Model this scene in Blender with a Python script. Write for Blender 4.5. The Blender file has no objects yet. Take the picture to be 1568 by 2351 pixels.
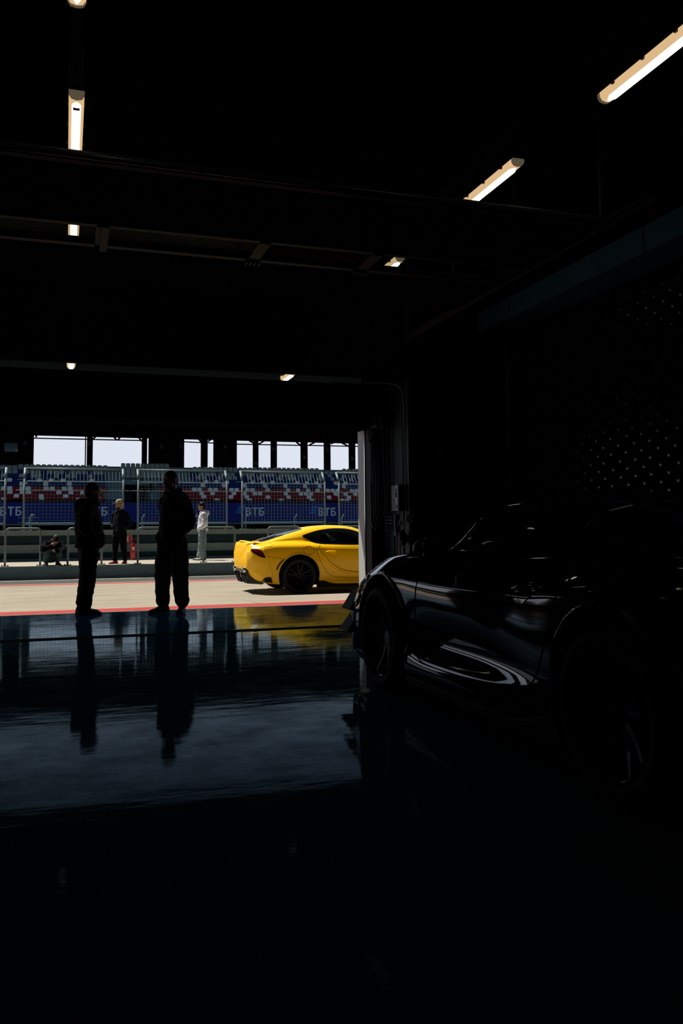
import bpy, bmesh, math, random
from mathutils import Vector, Matrix
from mathutils.bvhtree import BVHTree
from mathutils.geometry import delaunay_2d_cdt
random.seed(7)
S = bpy.context.scene
COL = S.collection
V = Vector
PI = math.pi

# ------------------------------------------------------------------ camera
F, PX, PY, HC = 1928.0, 784.0, 1060.0, 1.05
_a, _b, _c = -0.0809, -0.3178, -0.00805
_Rx = Matrix(((1, 0, 0), (0, math.cos(_a), -math.sin(_a)), (0, math.sin(_a), math.cos(_a))))
_Ry = Matrix(((math.cos(_b), 0, math.sin(_b)), (0, 1, 0), (-math.sin(_b), 0, math.cos(_b))))
_Rz = Matrix(((math.cos(_c), -math.sin(_c), 0), (math.sin(_c), math.cos(_c), 0), (0, 0, 1)))
RM = _Rz @ _Rx @ _Ry                      # columns: world X, down, depth in the camera frame
def w(v): return V((v[0], v[2], -v[1]))
right, down, fwd = w(RM[0]), w(RM[1]), w(RM[2])
cd = bpy.data.cameras.new('camera')
cam = bpy.data.objects.new('camera', cd); COL.objects.link(cam)
cam.matrix_world = Matrix(((right.x, -down.x, -fwd.x, 0), (right.y, -down.y, -fwd.y, 0), (right.z, -down.z, -fwd.z, HC), (0, 0, 0, 1)))
cd.sensor_fit = 'VERTICAL'; cd.sensor_height = 36.0; cd.sensor_width = 24.0
cd.lens = 36.0 * F / 2351.0
cd.shift_y = (1060.0 - 1175.5) / 2351.0
cd.clip_start = 0.05; cd.clip_end = 600
S.camera = cam

# ------------------------------------------------------------------ world, sun, exposure
TOSUN = V((-0.32, 0.35, 0.88)).normalized()
wd = bpy.data.worlds.new('sky'); S.world = wd; wd.use_nodes = True
nt = wd.node_tree; nt.nodes.clear()
out = nt.nodes.new('ShaderNodeOutputWorld'); bg = nt.nodes.new('ShaderNodeBackground')
tc = nt.nodes.new('ShaderNodeTexCoord'); sep = nt.nodes.new('ShaderNodeSeparateXYZ'); rmp = nt.nodes.new('ShaderNodeValToRGB')
nt.links.new(tc.outputs['Generated'], sep.inputs[0]); nt.links.new(sep.outputs['Z'], rmp.inputs['Fac'])
SKY = [(0.0, (.30, .31, .33)), (0.02, (.74, .77, .87)), (0.13, (.74, .78, .89)), (0.27, (.40, .52, .70)), (0.42, (.05, .10, .18)), (1.0, (.012, .028, .06))]
cr = rmp.color_ramp
cr.elements[0].position = SKY[0][0]; cr.elements[0].color = (*SKY[0][1], 1)
cr.elements[1].position = SKY[-1][0]; cr.elements[1].color = (*SKY[-1][1], 1)
for p, c in SKY[1:-1]:
    e = cr.elements.new(p); e.color = (*c, 1)
nt.links.new(rmp.outputs['Color'], bg.inputs['Color']); bg.inputs['Strength'].default_value = 1.0
nt.links.new(bg.outputs[0], out.inputs['Surface'])
sd = bpy.data.lights.new('sun', 'SUN'); sd.energy = 7.2; sd.angle = math.radians(0.53); sd.color = (1.0, .93, .80)
sun = bpy.data.objects.new('sun', sd); COL.objects.link(sun)
sun.rotation_euler = TOSUN.to_track_quat('Z', 'Y').to_euler()
sun.location = (0, 30, 40)
S.view_settings.view_transform = 'Standard'; S.view_settings.look = 'None'
S.view_settings.gamma = 1.0; S.view_settings.exposure = 0.0; S.view_settings.use_curve_mapping = False
S.cycles.max_bounces = 8; S.cycles.sample_clamp_indirect = 4.0
S.cycles.use_denoising = True

# ------------------------------------------------------------------ point helpers (a sight line met with a real plane)
def ray(x, y):
    v = RM.transposed() @ V((x - PX, y - PY, F)); return w(v)
CP = V((0, 0, HC))
def onY(x, y, Y): d = ray(x, y); return CP + d * (Y / d.y)
def onX(x, y, X): d = ray(x, y); return CP + d * (X / d.x)
def onZ(x, y, Z): d = ray(x, y); return CP + d * ((Z - HC) / d.z)

# ------------------------------------------------------------------ materials
def mat(name, col, rough=.6, spec=.3, metal=0.0, var=0.0, scale=8.0, bump=0.0, bscale=60.0, coat=0.0, emit=None, es=0.0, stretch=None):
    m = bpy.data.materials.new(name); m.use_nodes = True
    n = m.node_tree.nodes; l = m.node_tree.links; b = n['Principled BSDF']
    b.inputs['Base Color'].default_value = (*col, 1); b.inputs['Roughness'].default_value = rough
    b.inputs['Specular IOR Level'].default_value = spec; b.inputs['Metallic'].default_value = metal
    if coat: b.inputs['Coat Weight'].default_value = coat; b.inputs['Coat Roughness'].default_value = .03
    if emit: b.inputs['Emission Color'].default_value = (*emit, 1); b.inputs['Emission Strength'].default_value = es
    t = n.new('ShaderNodeTexCoord')
    src = t.outputs['Object']
    if stretch:
        mp = n.new('ShaderNodeMapping'); mp.inputs['Scale'].default_value = stretch
        l.new(src, mp.inputs[0]); src = mp.outputs[0]
    if var:
        no = n.new('ShaderNodeTexNoise'); no.inputs['Scale'].default_value = scale; no.inputs['Detail'].default_value = 6
        l.new(src, no.inputs['Vector'])
        mx = n.new('ShaderNodeMix'); mx.data_type = 'RGBA'
        mx.inputs[6].default_value = (*[c * (1 - var) for c in col], 1); mx.inputs[7].default_value = (*[min(1, c * (1 + var)) for c in col], 1)
        l.new(no.outputs['Fac'], mx.inputs[0]); l.new(mx.outputs[2], b.inputs['Base Color'])
    if bump:
        n2 = n.new('ShaderNodeTexNoise'); n2.inputs['Scale'].default_value = bscale; n2.inputs['Detail'].default_value = 4
        l.new(src, n2.inputs['Vector'])
        bp = n.new('ShaderNodeBump'); bp.inputs['Strength'].default_value = bump; bp.inputs['Distance'].default_value = .01
        l.new(n2.outputs['Fac'], bp.inputs['Height']); l.new(bp.outputs[0], b.inputs['Normal'])
    return m

def emat(name, col, strength):
    m = bpy.data.materials.new(name); m.use_nodes = True
    n = m.node_tree.nodes; l = m.node_tree.links
    n.clear()
    o = n.new('ShaderNodeOutputMaterial'); e = n.new('ShaderNodeEmission')
    e.inputs[0].default_value = (*col, 1); e.inputs[1].default_value = strength
    l.new(e.outputs[0], o.inputs[0]); return m

def glass_mat(name, tint, ior=1.4):
    m = bpy.data.materials.new(name); m.use_nodes = True
    n = m.node_tree.nodes; l = m.node_tree.links; n.clear()
    o = n.new('ShaderNodeOutputMaterial'); tr = n.new('ShaderNodeBsdfTransparent'); gl = n.new('ShaderNodeBsdfGlossy')
    fr = n.new('ShaderNodeFresnel'); fr.inputs[0].default_value = ior; mx = n.new('ShaderNodeMixShader')
    tr.inputs[0].default_value = (*tint, 1); gl.inputs['Roughness'].default_value = .02
    l.new(fr.outputs[0], mx.inputs[0]); l.new(tr.outputs[0], mx.inputs[1]); l.new(gl.outputs[0], mx.inputs[2]); l.new(mx.outputs[0], o.inputs[0])
    return m

def floor_mat(name='sealed_floor', r0=.02, r1=.07, refl=1.0, dm=1.0):
    m = bpy.data.materials.new(name); m.use_nodes = True
    n = m.node_tree.nodes; l = m.node_tree.links; n.clear()
    o = n.new('ShaderNodeOutputMaterial'); df = n.new('ShaderNodeBsdfDiffuse'); gl = n.new('ShaderNodeBsdfGlossy')
    mx = n.new('ShaderNodeMixShader'); lw = n.new('ShaderNodeLayerWeight'); lw.inputs[0].default_value = .5; fr = n.new('ShaderNodeMath'); fr.operation = 'POWER'; fr.inputs[1].default_value = 12.0; l.new(lw.outputs['Facing'], fr.inputs[0])
    t = n.new('ShaderNodeTexCoord')
    mp = n.new('ShaderNodeMapping'); mp.inputs['Scale'].default_value = (1.0, 3.2, 1.0); l.new(t.outputs['Object'], mp.inputs[0])
    nb = n.new('ShaderNodeTexNoise'); nb.inputs['Scale'].default_value = 2.2; nb.inputs['Detail'].default_value = 5; l.new(mp.outputs[0], nb.inputs['Vector'])
    bp = n.new('ShaderNodeBump'); bp.inputs['Strength'].default_value = .10; bp.inputs['Distance'].default_value = .010
    ge = n.new('ShaderNodeNewGeometry'); va = n.new('ShaderNodeVectorMath'); va.operation = 'ADD'; va.inputs[1].default_value = (0, .0033, 0)   # fall of the slab towards the door
    l.new(ge.outputs['Normal'], va.inputs[0]); l.new(va.outputs[0], bp.inputs['Normal'])
    l.new(nb.outputs['Fac'], bp.inputs['Height']); l.new(bp.outputs[0], gl.inputs['Normal']); l.new(bp.outputs[0], lw.inputs['Normal'])
    # worn film: dull patches and scratches
    nw = n.new('ShaderNodeTexNoise'); nw.inputs['Scale'].default_value = 3.0; nw.inputs['Detail'].default_value = 9; nw.inputs['Roughness'].default_value = .7
    l.new(t.outputs['Object'], nw.inputs['Vector'])
    rw = n.new('ShaderNodeMapRange'); rw.inputs[1].default_value = .3; rw.inputs[2].default_value = .7; rw.inputs[3].default_value = r0; rw.inputs[4].default_value = r1
    l.new(nw.outputs['Fac'], rw.inputs[0]); l.new(rw.outputs[0], gl.inputs['Roughness'])
    sc = n.new('ShaderNodeTexVoronoi'); sc.feature = 'DISTANCE_TO_EDGE'; sc.inputs['Scale'].default_value = 5.5
    nd = n.new('ShaderNodeTexNoise'); nd.inputs['Scale'].default_value = 4.0; nd.inputs['Detail'].default_value = 7; l.new(t.outputs['Object'], nd.inputs['Vector'])
    ad = n.new('ShaderNodeMixRGB'); ad.blend_type = 'ADD'; ad.inputs[0].default_value = 1.0; l.new(t.outputs['Object'], ad.inputs[1]); l.new(nd.outputs['Color'], ad.inputs[2])
    l.new(ad.outputs[0], sc.inputs['Vector'])
    rs = n.new('ShaderNodeMapRange'); rs.inputs[1].default_value = 0; rs.inputs[2].default_value = .02; rs.inputs[3].default_value = .70; rs.inputs[4].default_value = 1.0
    l.new(sc.outputs['Distance'], rs.inputs[0])
    rp = n.new('ShaderNodeMapRange'); rp.inputs[1].default_value = .35; rp.inputs[2].default_value = .65; rp.inputs[3].default_value = .42; rp.inputs[4].default_value = 1.0
    l.new(nw.outputs['Fac'], rp.inputs[0])
    mu = n.new('ShaderNodeMath'); mu.operation = 'MULTIPLY'; l.new(rs.outputs[0], mu.inputs[0]); l.new(rp.outputs[0], mu.inputs[1])
    m2 = n.new('ShaderNodeMath'); m2.operation = 'MULTIPLY'; l.new(mu.outputs[0], m2.inputs[0]); l.new(fr.outputs[0], m2.inputs[1])
    m3 = n.new('ShaderNodeMath'); m3.operation = 'MULTIPLY'; l.new(m2.outputs[0], m3.inputs[0]); m3.inputs[1].default_value = FLOOR_REFL * refl
    gl.inputs['Color'].default_value = (.68, .88, .97, 1)
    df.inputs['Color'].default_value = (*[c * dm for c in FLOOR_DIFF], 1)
    l.new(m3.outputs[0], mx.inputs[0]); l.new(df.outputs[0], mx.inputs[1]); l.new(gl.outputs[0], mx.inputs[2]); l.new(mx.outputs[0], o.inputs[0])
    return m
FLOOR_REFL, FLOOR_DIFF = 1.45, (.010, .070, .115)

def concrete_mat():
    m = mat('pit_concrete', (.315, .283, .228), .85, .1)
    n = m.node_tree.nodes; l = m.node_tree.links; b = n['Principled BSDF']; t = n.new('ShaderNodeTexCoord')
    wv = n.new('ShaderNodeTexWave'); wv.bands_direction = 'DIAGONAL'; wv.inputs['Scale'].default_value = 4.2; wv.inputs['Distortion'].default_value = .6; wv.inputs['Detail'].default_value = 1
    l.new(t.outputs['Object'], wv.inputs['Vector'])
    mp = n.new('ShaderNodeMapping'); mp.inputs['Scale'].default_value = (.45, 2.6, 1); l.new(t.outputs['Object'], mp.inputs[0])
    no = n.new('ShaderNodeTexNoise'); no.inputs['Scale'].default_value = 1.6; no.inputs['Detail'].default_value = 9; no.inputs['Roughness'].default_value = .65; l.new(mp.outputs[0], no.inputs['Vector'])
    r1 = n.new('ShaderNodeMapRange'); r1.inputs[3].default_value = .86; r1.inputs[4].default_value = 1.06; l.new(wv.outputs['Fac'], r1.inputs[0])
    r2 = n.new('ShaderNodeMapRange'); r2.inputs[1].default_value = .3; r2.inputs[2].default_value = .65; r2.inputs[3].default_value = .72; r2.inputs[4].default_value = 1.08; l.new(no.outputs['Fac'], r2.inputs[0])
    mu = n.new('ShaderNodeMath'); mu.operation = 'MULTIPLY'; l.new(r1.outputs[0], mu.inputs[0]); l.new(r2.outputs[0], mu.inputs[1])
    mx = n.new('ShaderNodeMixRGB'); mx.blend_type = 'MULTIPLY'; mx.inputs[0].default_value = 1; mx.inputs[1].default_value = (.315, .283, .228, 1)
    l.new(mu.outputs[0], mx.inputs[2]); l.new(mx.outputs[0], b.inputs['Base Color'])
    return m

M = dict(
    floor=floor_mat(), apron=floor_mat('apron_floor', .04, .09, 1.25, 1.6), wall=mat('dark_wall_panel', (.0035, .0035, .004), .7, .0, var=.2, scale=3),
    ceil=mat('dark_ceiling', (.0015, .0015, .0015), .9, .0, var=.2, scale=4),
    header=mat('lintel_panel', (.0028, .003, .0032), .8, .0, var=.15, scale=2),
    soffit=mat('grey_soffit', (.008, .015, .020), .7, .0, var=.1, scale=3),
    jamb=mat('aluminium_jamb', (.36, .43, .45), .4, .25, var=.05, scale=20),
    frame=mat('dark_metal_frame', (.006, .008, .010), .6, .1, var=.1, scale=12),
    reveal=mat('grey_metal_reveal', (.017, .033, .041), .5, .15, var=.15, scale=6),
    doorpanel=mat('door_panel', (.0035, .0065, .008), .7, .0, var=.1, scale=5, stretch=(1, 14, 1)),
    alu=mat('brushed_aluminium', (.05, .055, .06), .3, .5, .0, var=.1, scale=10),
    darkalu=mat('dull_aluminium', (.005, .007, .009), .6, .1, .0, var=.1, scale=10),
    duct=mat('duct_metal', (.0015, .0035, .005), .7, .0, .0, var=.15, scale=5),
    beam=mat('painted_beam', (.03, .10, .18), .6, .05, var=.2, scale=4),
    black=mat('black_plastic', (.004, .004, .005), .6, .15, var=.2, scale=30),
    rubber=mat('black_rubber', (.010, .010, .011), .7, .2, var=.2, scale=40),
    drain=mat('drain_grate', (.002, .002, .002), .9, .02, var=.3, scale=30),
    concrete=concrete_mat(), slab=mat('platform_concrete', (.34, .31, .26), .9, .1, var=.15, scale=3, bump=.1),
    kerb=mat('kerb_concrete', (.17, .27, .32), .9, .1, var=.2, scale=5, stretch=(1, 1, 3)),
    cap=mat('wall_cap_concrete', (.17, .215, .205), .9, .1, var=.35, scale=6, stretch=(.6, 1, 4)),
    asphalt=mat('asphalt', (.07, .075, .075), .9, .1, var=.25, scale=30), track=mat('track_asphalt', (.06, .06, .06), .9, .1, var=.2, scale=2),
    red=mat('red_line_paint', (.33, .035, .03), .7, .2, var=.25, scale=12), white=mat('white_line_paint', (.42, .39, .32), .7, .2, var=.2, scale=12),
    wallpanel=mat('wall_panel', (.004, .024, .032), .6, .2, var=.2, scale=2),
    steel=mat('galvanised_steel', (.14, .19, .21), .45, .3, .1, var=.15, scale=20),
    wire=mat('galvanised_wire', (.12, .20, .24), .5, .2, .0, var=.1, scale=20),
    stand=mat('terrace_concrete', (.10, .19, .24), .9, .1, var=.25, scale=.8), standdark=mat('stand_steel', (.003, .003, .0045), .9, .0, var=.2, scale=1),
    seatgrey=mat('grey_seat_plastic', (.23, .34, .37), .6, .1, var=.05, scale=3), seatwhite=mat('white_seat_plastic', (.66, .76, .80), .6, .1, var=.05, scale=3),
    seatred=mat('red_seat_plastic', (.19, .007, .013), .6, .06, var=.12, scale=2), seatblue=mat('blue_seat_plastic', (.006, .030, .17), .6, .06, var=.12, scale=2),
    banner=mat('blue_banner', (.004, .018, .19), .6, .2, var=.06, scale=1), bletter=mat('banner_letter', (.50, .64, .72), .6, .2, var=.04, scale=5),
    blogo=mat('banner_mark', (.015, .16, .62), .6, .2, var=.04, scale=5),
    sign=mat('pillar_sign', (.010, .022, .035), .6, .2, var=.05, scale=5), signletter=mat('pillar_letter', (.09, .17, .22), .6, .2, var=.05, scale=5),
    yellow=mat('yellow_paint', (1.0, .54, .0), .35, .30, coat=.12, var=.03, scale=4), blackpaint=mat('black_paint', (.0006, .0006, .0008), .05, .25, coat=.45, var=.02, scale=4),
    glassdark=mat('dark_tinted_glass', (.004, .005, .006), .04, .5, var=.1, scale=2), glass=glass_mat('window_glass', (.80, .90, .90)), pane=glass_mat('pane_glass', (.85, .9, .9), 1.012),
    rimblack=mat('black_rim', (.002, .002, .0022), .22, .16, var=.1, scale=20), seam=mat('panel_seam', (.10, .045, .003), .8, .05, var=.1, scale=20), seamblack=mat('dark_panel_seam', (.0008, .0008, .0008), .9, .02, var=.1, scale=20),
    tail=mat('tail_light_red', (.16, .006, .008), .08, .6, coat=.6, var=.3, scale=25), smoke=mat('smoked_lens', (.02, .006, .008), .08, .6, coat=.6, var=.2, scale=25),
    carbon=mat('gloss_black_trim', (.006, .007, .008), .25, .5, var=.2, scale=60), chrome=mat('chrome', (.6, .6, .6), .12, .6, 1.0, var=.03, scale=10),
    lampbody=mat('lamp_body', (.05, .05, .05), .5, .3, var=.1, scale=20), lampcover=emat('lamp_cover', (1.0, .66, .34), .72), lamptube=emat('lamp_tube', (1.0, .93, .80), 2.6),
    lampclip=mat('lamp_clip', (.02, .01, .008), .5, .3, var=.1, scale=20), lampend=emat('lamp_end_cap', (.9, .7, .45), .10),
    skin=mat('skin', (.34, .20, .145), .55, .3, var=.08, scale=30), eye=mat('eye', (.5, .5, .48), .2, .5, var=.05, scale=30), lip=mat('lip', (.4, .15, .12), .5, .3, var=.05, scale=30),
    hairblack=mat('black_hair', (.004, .004, .004), .6, .2, var=.4, scale=60, bump=.2, bscale=90), hairbrown=mat('dark_brown_hair', (.012, .009, .008), .6, .2, var=.4, scale=60, bump=.2, bscale=90),
    navy=mat('navy_cloth', (.0035, .006, .012), .9, .1, var=.3, scale=20, bump=.3, bscale=14), blackcloth=mat('black_cloth', (.0032, .0035, .0045), .9, .08, var=.3, scale=20, bump=.3, bscale=14),
    greycloth=mat('charcoal_cloth', (.016, .020, .026), .9, .08, var=.3, scale=20, bump=.5, bscale=10), hoodie=mat('white_fleece', (.60, .60, .67), .95, .05, var=.06, scale=20, bump=.6, bscale=9),
    jeans=mat('pale_denim', (.16, .22, .24), .9, .1, var=.18, scale=18, bump=.5, bscale=10), darkjeans=mat('teal_denim', (.05, .10, .11), .9, .1, var=.2, scale=18, bump=.5, bscale=10),
    shoeblack=mat('black_shoe', (.010, .010, .011), .6, .3, var=.2, scale=30), sole=mat('shoe_sole', (.035, .035, .035), .7, .2, var=.1, scale=30), shoered=mat('red_shoe', (.30, .012, .018), .7, .2, var=.1, scale=30),
    shoewhite=mat('white_shoe', (.42, .46, .48), .7, .2, var=.1, scale=30), beige=mat('beige_cap', (.36, .31, .22), .9, .1, var=.08, scale=40), capdark=mat('dark_cap', (.03, .03, .03), .9, .1, var=.1, scale=40),
    extred=mat('red_enamel', (.38, .012, .012), .25, .5, coat=.4, var=.05, scale=20), paper=mat('white_label', (.55, .56, .54), .7, .2, var=.05, scale=30), signred=mat('red_sign', (.50, .02, .025), .5, .3, var=.05, scale=20),
    warn=mat('warning_triangle', (.85, .80, .66), .7, .2, var=.05, scale=40), redplug=mat('red_plug', (.40, .03, .03), .5, .3, var=.1, scale=30), boxgrey=mat('grey_box', (.03, .055, .085), .5, .3, var=.08, scale=20),
    boxlabel=mat('box_label', (.26, .38, .46), .6, .2, var=.05, scale=40), cable=mat('white_cable', (.16, .25, .30), .5, .3, var=.05, scale=30), pipe=mat('conduit_pipe', (.05, .085, .10), .4, .3, .0, var=.05, scale=20),
    net=mat('net_cord', (.004, .005, .005), .8, .1, var=.2, scale=40), knot=mat('net_knot', (.012, .015, .015), .22, .6, var=.2, scale=40), orange=mat('orange_strap', (.003, .0008, .0001), .7, .2, var=.1, scale=20),
    bluewin=mat('blue_window', (.03, .14, .24), .2, .5, var=.1, scale=3), paleblue=mat('pale_notice', (.45, .60, .60), .6, .2, var=.05, scale=3), grass=mat('verge', (.05, .06, .03), .95, .05, var=.3, scale=5),
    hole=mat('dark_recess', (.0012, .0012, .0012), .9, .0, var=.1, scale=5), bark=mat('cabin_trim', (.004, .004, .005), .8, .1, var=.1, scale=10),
)

# ------------------------------------------------------------------ mesh builder
class MB:
    def __init__(s): s.v = []; s.f = []
    def add(s, vs, fs):
        o = len(s.v); s.v += [tuple(p) for p in vs]; s.f += [tuple(i + o for i in f) for f in fs]; return s
    def box(s, x0, x1, y0, y1, z0, z1, T=None):
        p = [V((x, y, z)) for x in (x0, x1) for y in (y0, y1) for z in (z0, z1)]
        if T: p = [T @ q for q in p]
        return s.add(p, [(0, 1, 3, 2), (4, 6, 7, 5), (0, 4, 5, 1), (2, 3, 7, 6), (0, 2, 6, 4), (1, 5, 7, 3)])
    def tube(s, pts, r, n=8, caps=True, closed=False):
        pts = [V(p) for p in pts]; N = len(pts)
        rs = r if isinstance(r, (list, tuple)) else [r] * N
        up = None; rings = []
        for i in range(N):
            if closed: d = pts[(i + 1) % N] - pts[i - 1]
            else: d = pts[min(i + 1, N - 1)] - pts[max(i - 1, 0)]
            d.normalize()
            if up is None: up = d.orthogonal().normalized()
            up = (up - d * up.dot(d)); up = up.normalized() if up.length > 1e-6 else d.orthogonal().normalized()
            sd_ = d.cross(up)
            rings.append([pts[i] + (up * math.cos(t) + sd_ * math.sin(t)) * rs[i] for t in [2 * PI * k / n for k in range(n)]])
        vs = [p for r_ in rings for p in r_]; fs = []
        for i in range(N if closed else N - 1):
            a = i * n; b = ((i + 1) % N) * n
            for k in range(n): fs.append((a + k, a + (k + 1) % n, b + (k + 1) % n, b + k))
        if caps and not closed: fs.append(tuple(range(n))[::-1]); fs.append(tuple((N - 1) * n + k for k in range(n)))
        return s.add(vs, fs)
    def ell(s, c, r, R=None, nu=14, nv=9):
        c = V(c); vs = []; fs = []
        for j in range(nv + 1):
            ph = -PI / 2 + PI * j / nv
            for i in range(nu):
                th = 2 * PI * i / nu
                p = V((r[0] * math.cos(ph) * math.cos(th), r[1] * math.cos(ph) * math.sin(th), r[2] * math.sin(ph)))
                if R: p = R @ p
                vs.append(c + p)
        for j in range(nv):
            for i in range(nu): fs.append((j * nu + i, j * nu + (i + 1) % nu, (j + 1) * nu + (i + 1) % nu, (j + 1) * nu + i))
        return s.add(vs, fs)
    def caps_tube(s, pts, rs, n=10):          # tube with round ends
        s.tube(pts, rs, n); s.ell(pts[0], (rs[0],) * 3, nu=n, nv=6); s.ell(pts[-1], (rs[-1],) * 3, nu=n, nv=6); return s
    def loft(s, secs, n=20):                  # secs: (centre, rx, ry) horizontal ellipses
        vs = []; fs = []
        for c, rx, ry in secs:
            for k in range(n):
                t = 2 * PI * k / n; vs.append(V(c) + V((rx * math.cos(t), ry * math.sin(t), 0)))
        for i in range(len(secs) - 1):
            for k in range(n): fs.append((i * n + k, i * n + (k + 1) % n, (i + 1) * n + (k + 1) % n, (i + 1) * n + k))
        fs.append(tuple(range(n))[::-1]); fs.append(tuple((len(secs) - 1) * n + k for k in range(n)))
        return s.add(vs, fs)
    def prism(s, poly, fn0, fn1):             # poly of 2D points; fn maps (a,b) to the front / back 3D point
        n = len(poly); vs = [fn0(*p) for p in poly] + [fn1(*p) for p in poly]
        fs = [tuple(range(n)), tuple(range(2 * n - 1, n - 1, -1))] + [(k, n + k, n + (k + 1) % n, (k + 1) % n) for k in range(n)]
        return s.add(vs, fs)
    def lathe(s, prof, fn, n=48, closed=True):  # prof (r, t); fn(r*cos, r*sin, t)
        m = len(prof); vs = []; fs = []
        for k in range(n):
            a = 2 * PI * k / n
            for r, t in prof: vs.append(fn(r * math.cos(a), r * math.sin(a), t))
        for k in range(n):
            for i in range(m if closed else m - 1):
                fs.append((k * m + i, k * m + (i + 1) % m, ((k + 1) % n) * m + (i + 1) % m, ((k + 1) % n) * m + i))
        return s.add(vs, fs)
    def mesh(s, name, m, smooth=False):
        me = bpy.data.meshes.new(name); me.from_pydata(s.v, [], s.f); me.validate()
        bm = bmesh.new(); bm.from_mesh(me); bmesh.ops.recalc_face_normals(bm, faces=bm.faces); bm.to_mesh(me); bm.free()
        for mm in (m if isinstance(m, (list, tuple)) else [m]): me.materials.append(mm)
        if smooth:
            for p in me.polygons: p.use_smooth = True
        return me
    def build(s, name, m, parent=None, smooth=False, bevel=0.0, seg=2):
        o = bpy.data.objects.new(name, s.mesh(name, m, smooth)); COL.objects.link(o)
        if parent: o.parent = parent
        if bevel:
            b = o.modifiers.new('bevel', 'BEVEL'); b.width = bevel; b.segments = seg; b.limit_method = 'ANGLE'
        return o

def loose(mb, name, m, parent, **k):          # every connected piece becomes an object of its own
    par = list(range(len(mb.v)))
    def find(i):
        while par[i] != i: par[i] = par[par[i]]; i = par[i]
        return i
    for f in mb.f:
        for q in f[1:]: par[find(f[0])] = find(q)
    comp = {}
    for f in mb.f: comp.setdefault(find(f[0]), []).append(f)
    res = []
    for fs in comp.values():
        ids = sorted({i for f in fs for i in f}); mp = {i: n for n, i in enumerate(ids)}
        b = MB(); b.v = [mb.v[i] for i in ids]; b.f = [tuple(mp[i] for i in f) for f in fs]
        res.append(b.build(name, m, parent, **k))
    return res
def tag(o, label=None, cat=None, group=None, kind=None):
    if label: o['label'] = label
    if cat: o['category'] = cat
    if group: o['group'] = group
    if kind: o['kind'] = kind
    return o
def thing(name, label, cat, loc=(0, 0, 0), rz=0, group=None):
    o = bpy.data.objects.new(name, None); COL.objects.link(o); o.location = loc; o.rotation_euler = (0, 0, rz); o.empty_display_size = .1
    return tag(o, label, cat, group)
def struct(name, mb, m, **k): return tag(mb.build(name, m, **k), kind='structure')
def dup(root, loc=None, label=None, group=None):
    r = root.copy(); COL.objects.link(r)
    if loc is not None: r.location = loc
    if label: r['label'] = label
    if group: r['group'] = group
    for ch in root.children:
        c = ch.copy(); COL.objects.link(c); c.parent = r
        for g in ch.children:
            d = g.copy(); COL.objects.link(d); d.parent = c
    return r
def evaluated(mb, mods, name, m, smooth=True):      # run modifiers on a temporary object, return the finished mesh
    o = bpy.data.objects.new('tmp', mb.mesh(name, m)); COL.objects.link(o)
    mods(o)
    dg = bpy.context.evaluated_depsgraph_get(); dg.update()
    me = bpy.data.meshes.new_from_object(o.evaluated_get(dg))
    old = o.data; bpy.data.objects.remove(o); bpy.data.meshes.remove(old)
    me.name = name
    if smooth:
        for p in me.polygons: p.use_smooth = True
    return me
def fuse(mb, name, m, parent, voxel=.012, it=4, folds=0.0):
    def mods(o):
        r = o.modifiers.new('r', 'REMESH'); r.mode = 'VOXEL'; r.voxel_size = voxel
        if it: q = o.modifiers.new('s', 'SMOOTH'); q.factor = .5; q.iterations = it
        if folds:
            for sz, st in ((.16, folds), (.05, folds * .45)):
                tx = bpy.data.textures.new('folds', 'CLOUDS'); tx.noise_scale = sz; tx.noise_depth = 2
                d = o.modifiers.new('d', 'DISPLACE'); d.texture = tx; d.strength = st; d.mid_level = .5; d.texture_coords = 'LOCAL'
    me = evaluated(mb, mods, name, m)
    o = bpy.data.objects.new(name, me); COL.objects.link(o)
    if not me.materials: me.materials.append(m)
    if parent: o.parent = parent
    return o
def spline(pts, n=6, closed=False):
    P = [V(p) for p in pts]; N = len(P); outp = []
    for i in range(N if closed else N - 1):
        if closed: a, b, c, d = P[i - 1], P[i], P[(i + 1) % N], P[(i + 2) % N]
        else: a, b, c, d = P[max(i - 1, 0)], P[i], P[i + 1], P[min(i + 2, N - 1)]
        for k in range(n):
            t = k / n
            outp.append(.5 * ((2 * b) + (c - a) * t + (2 * a - 5 * b + 4 * c - d) * t * t + (3 * b - a - 3 * c + d) * t ** 3))
    if not closed: outp.append(P[-1])
    return outp
def text_mesh(name, txt, size, m, parent, loc, rot, bold=.0, depth=.01, sx=1.0):
    cu = bpy.data.curves.new('t', 'FONT'); cu.body = txt; cu.size = size; cu.extrude = depth; cu.offset = bold; cu.align_x = 'CENTER'; cu.align_y = 'CENTER'
    o = bpy.data.objects.new('t', cu); COL.objects.link(o)
    dg = bpy.context.evaluated_depsgraph_get(); dg.update()
    me = bpy.data.meshes.new_from_object(o.evaluated_get(dg)); bpy.data.objects.remove(o); bpy.data.curves.remove(cu)
    me.materials.clear(); me.materials.append(m); me.name = name
    r = bpy.data.objects.new(name, me); COL.objects.link(r); r.location = loc; r.rotation_euler = rot; r.scale = (sx, 1, 1)
    if parent: r.parent = parent
    return r
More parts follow.
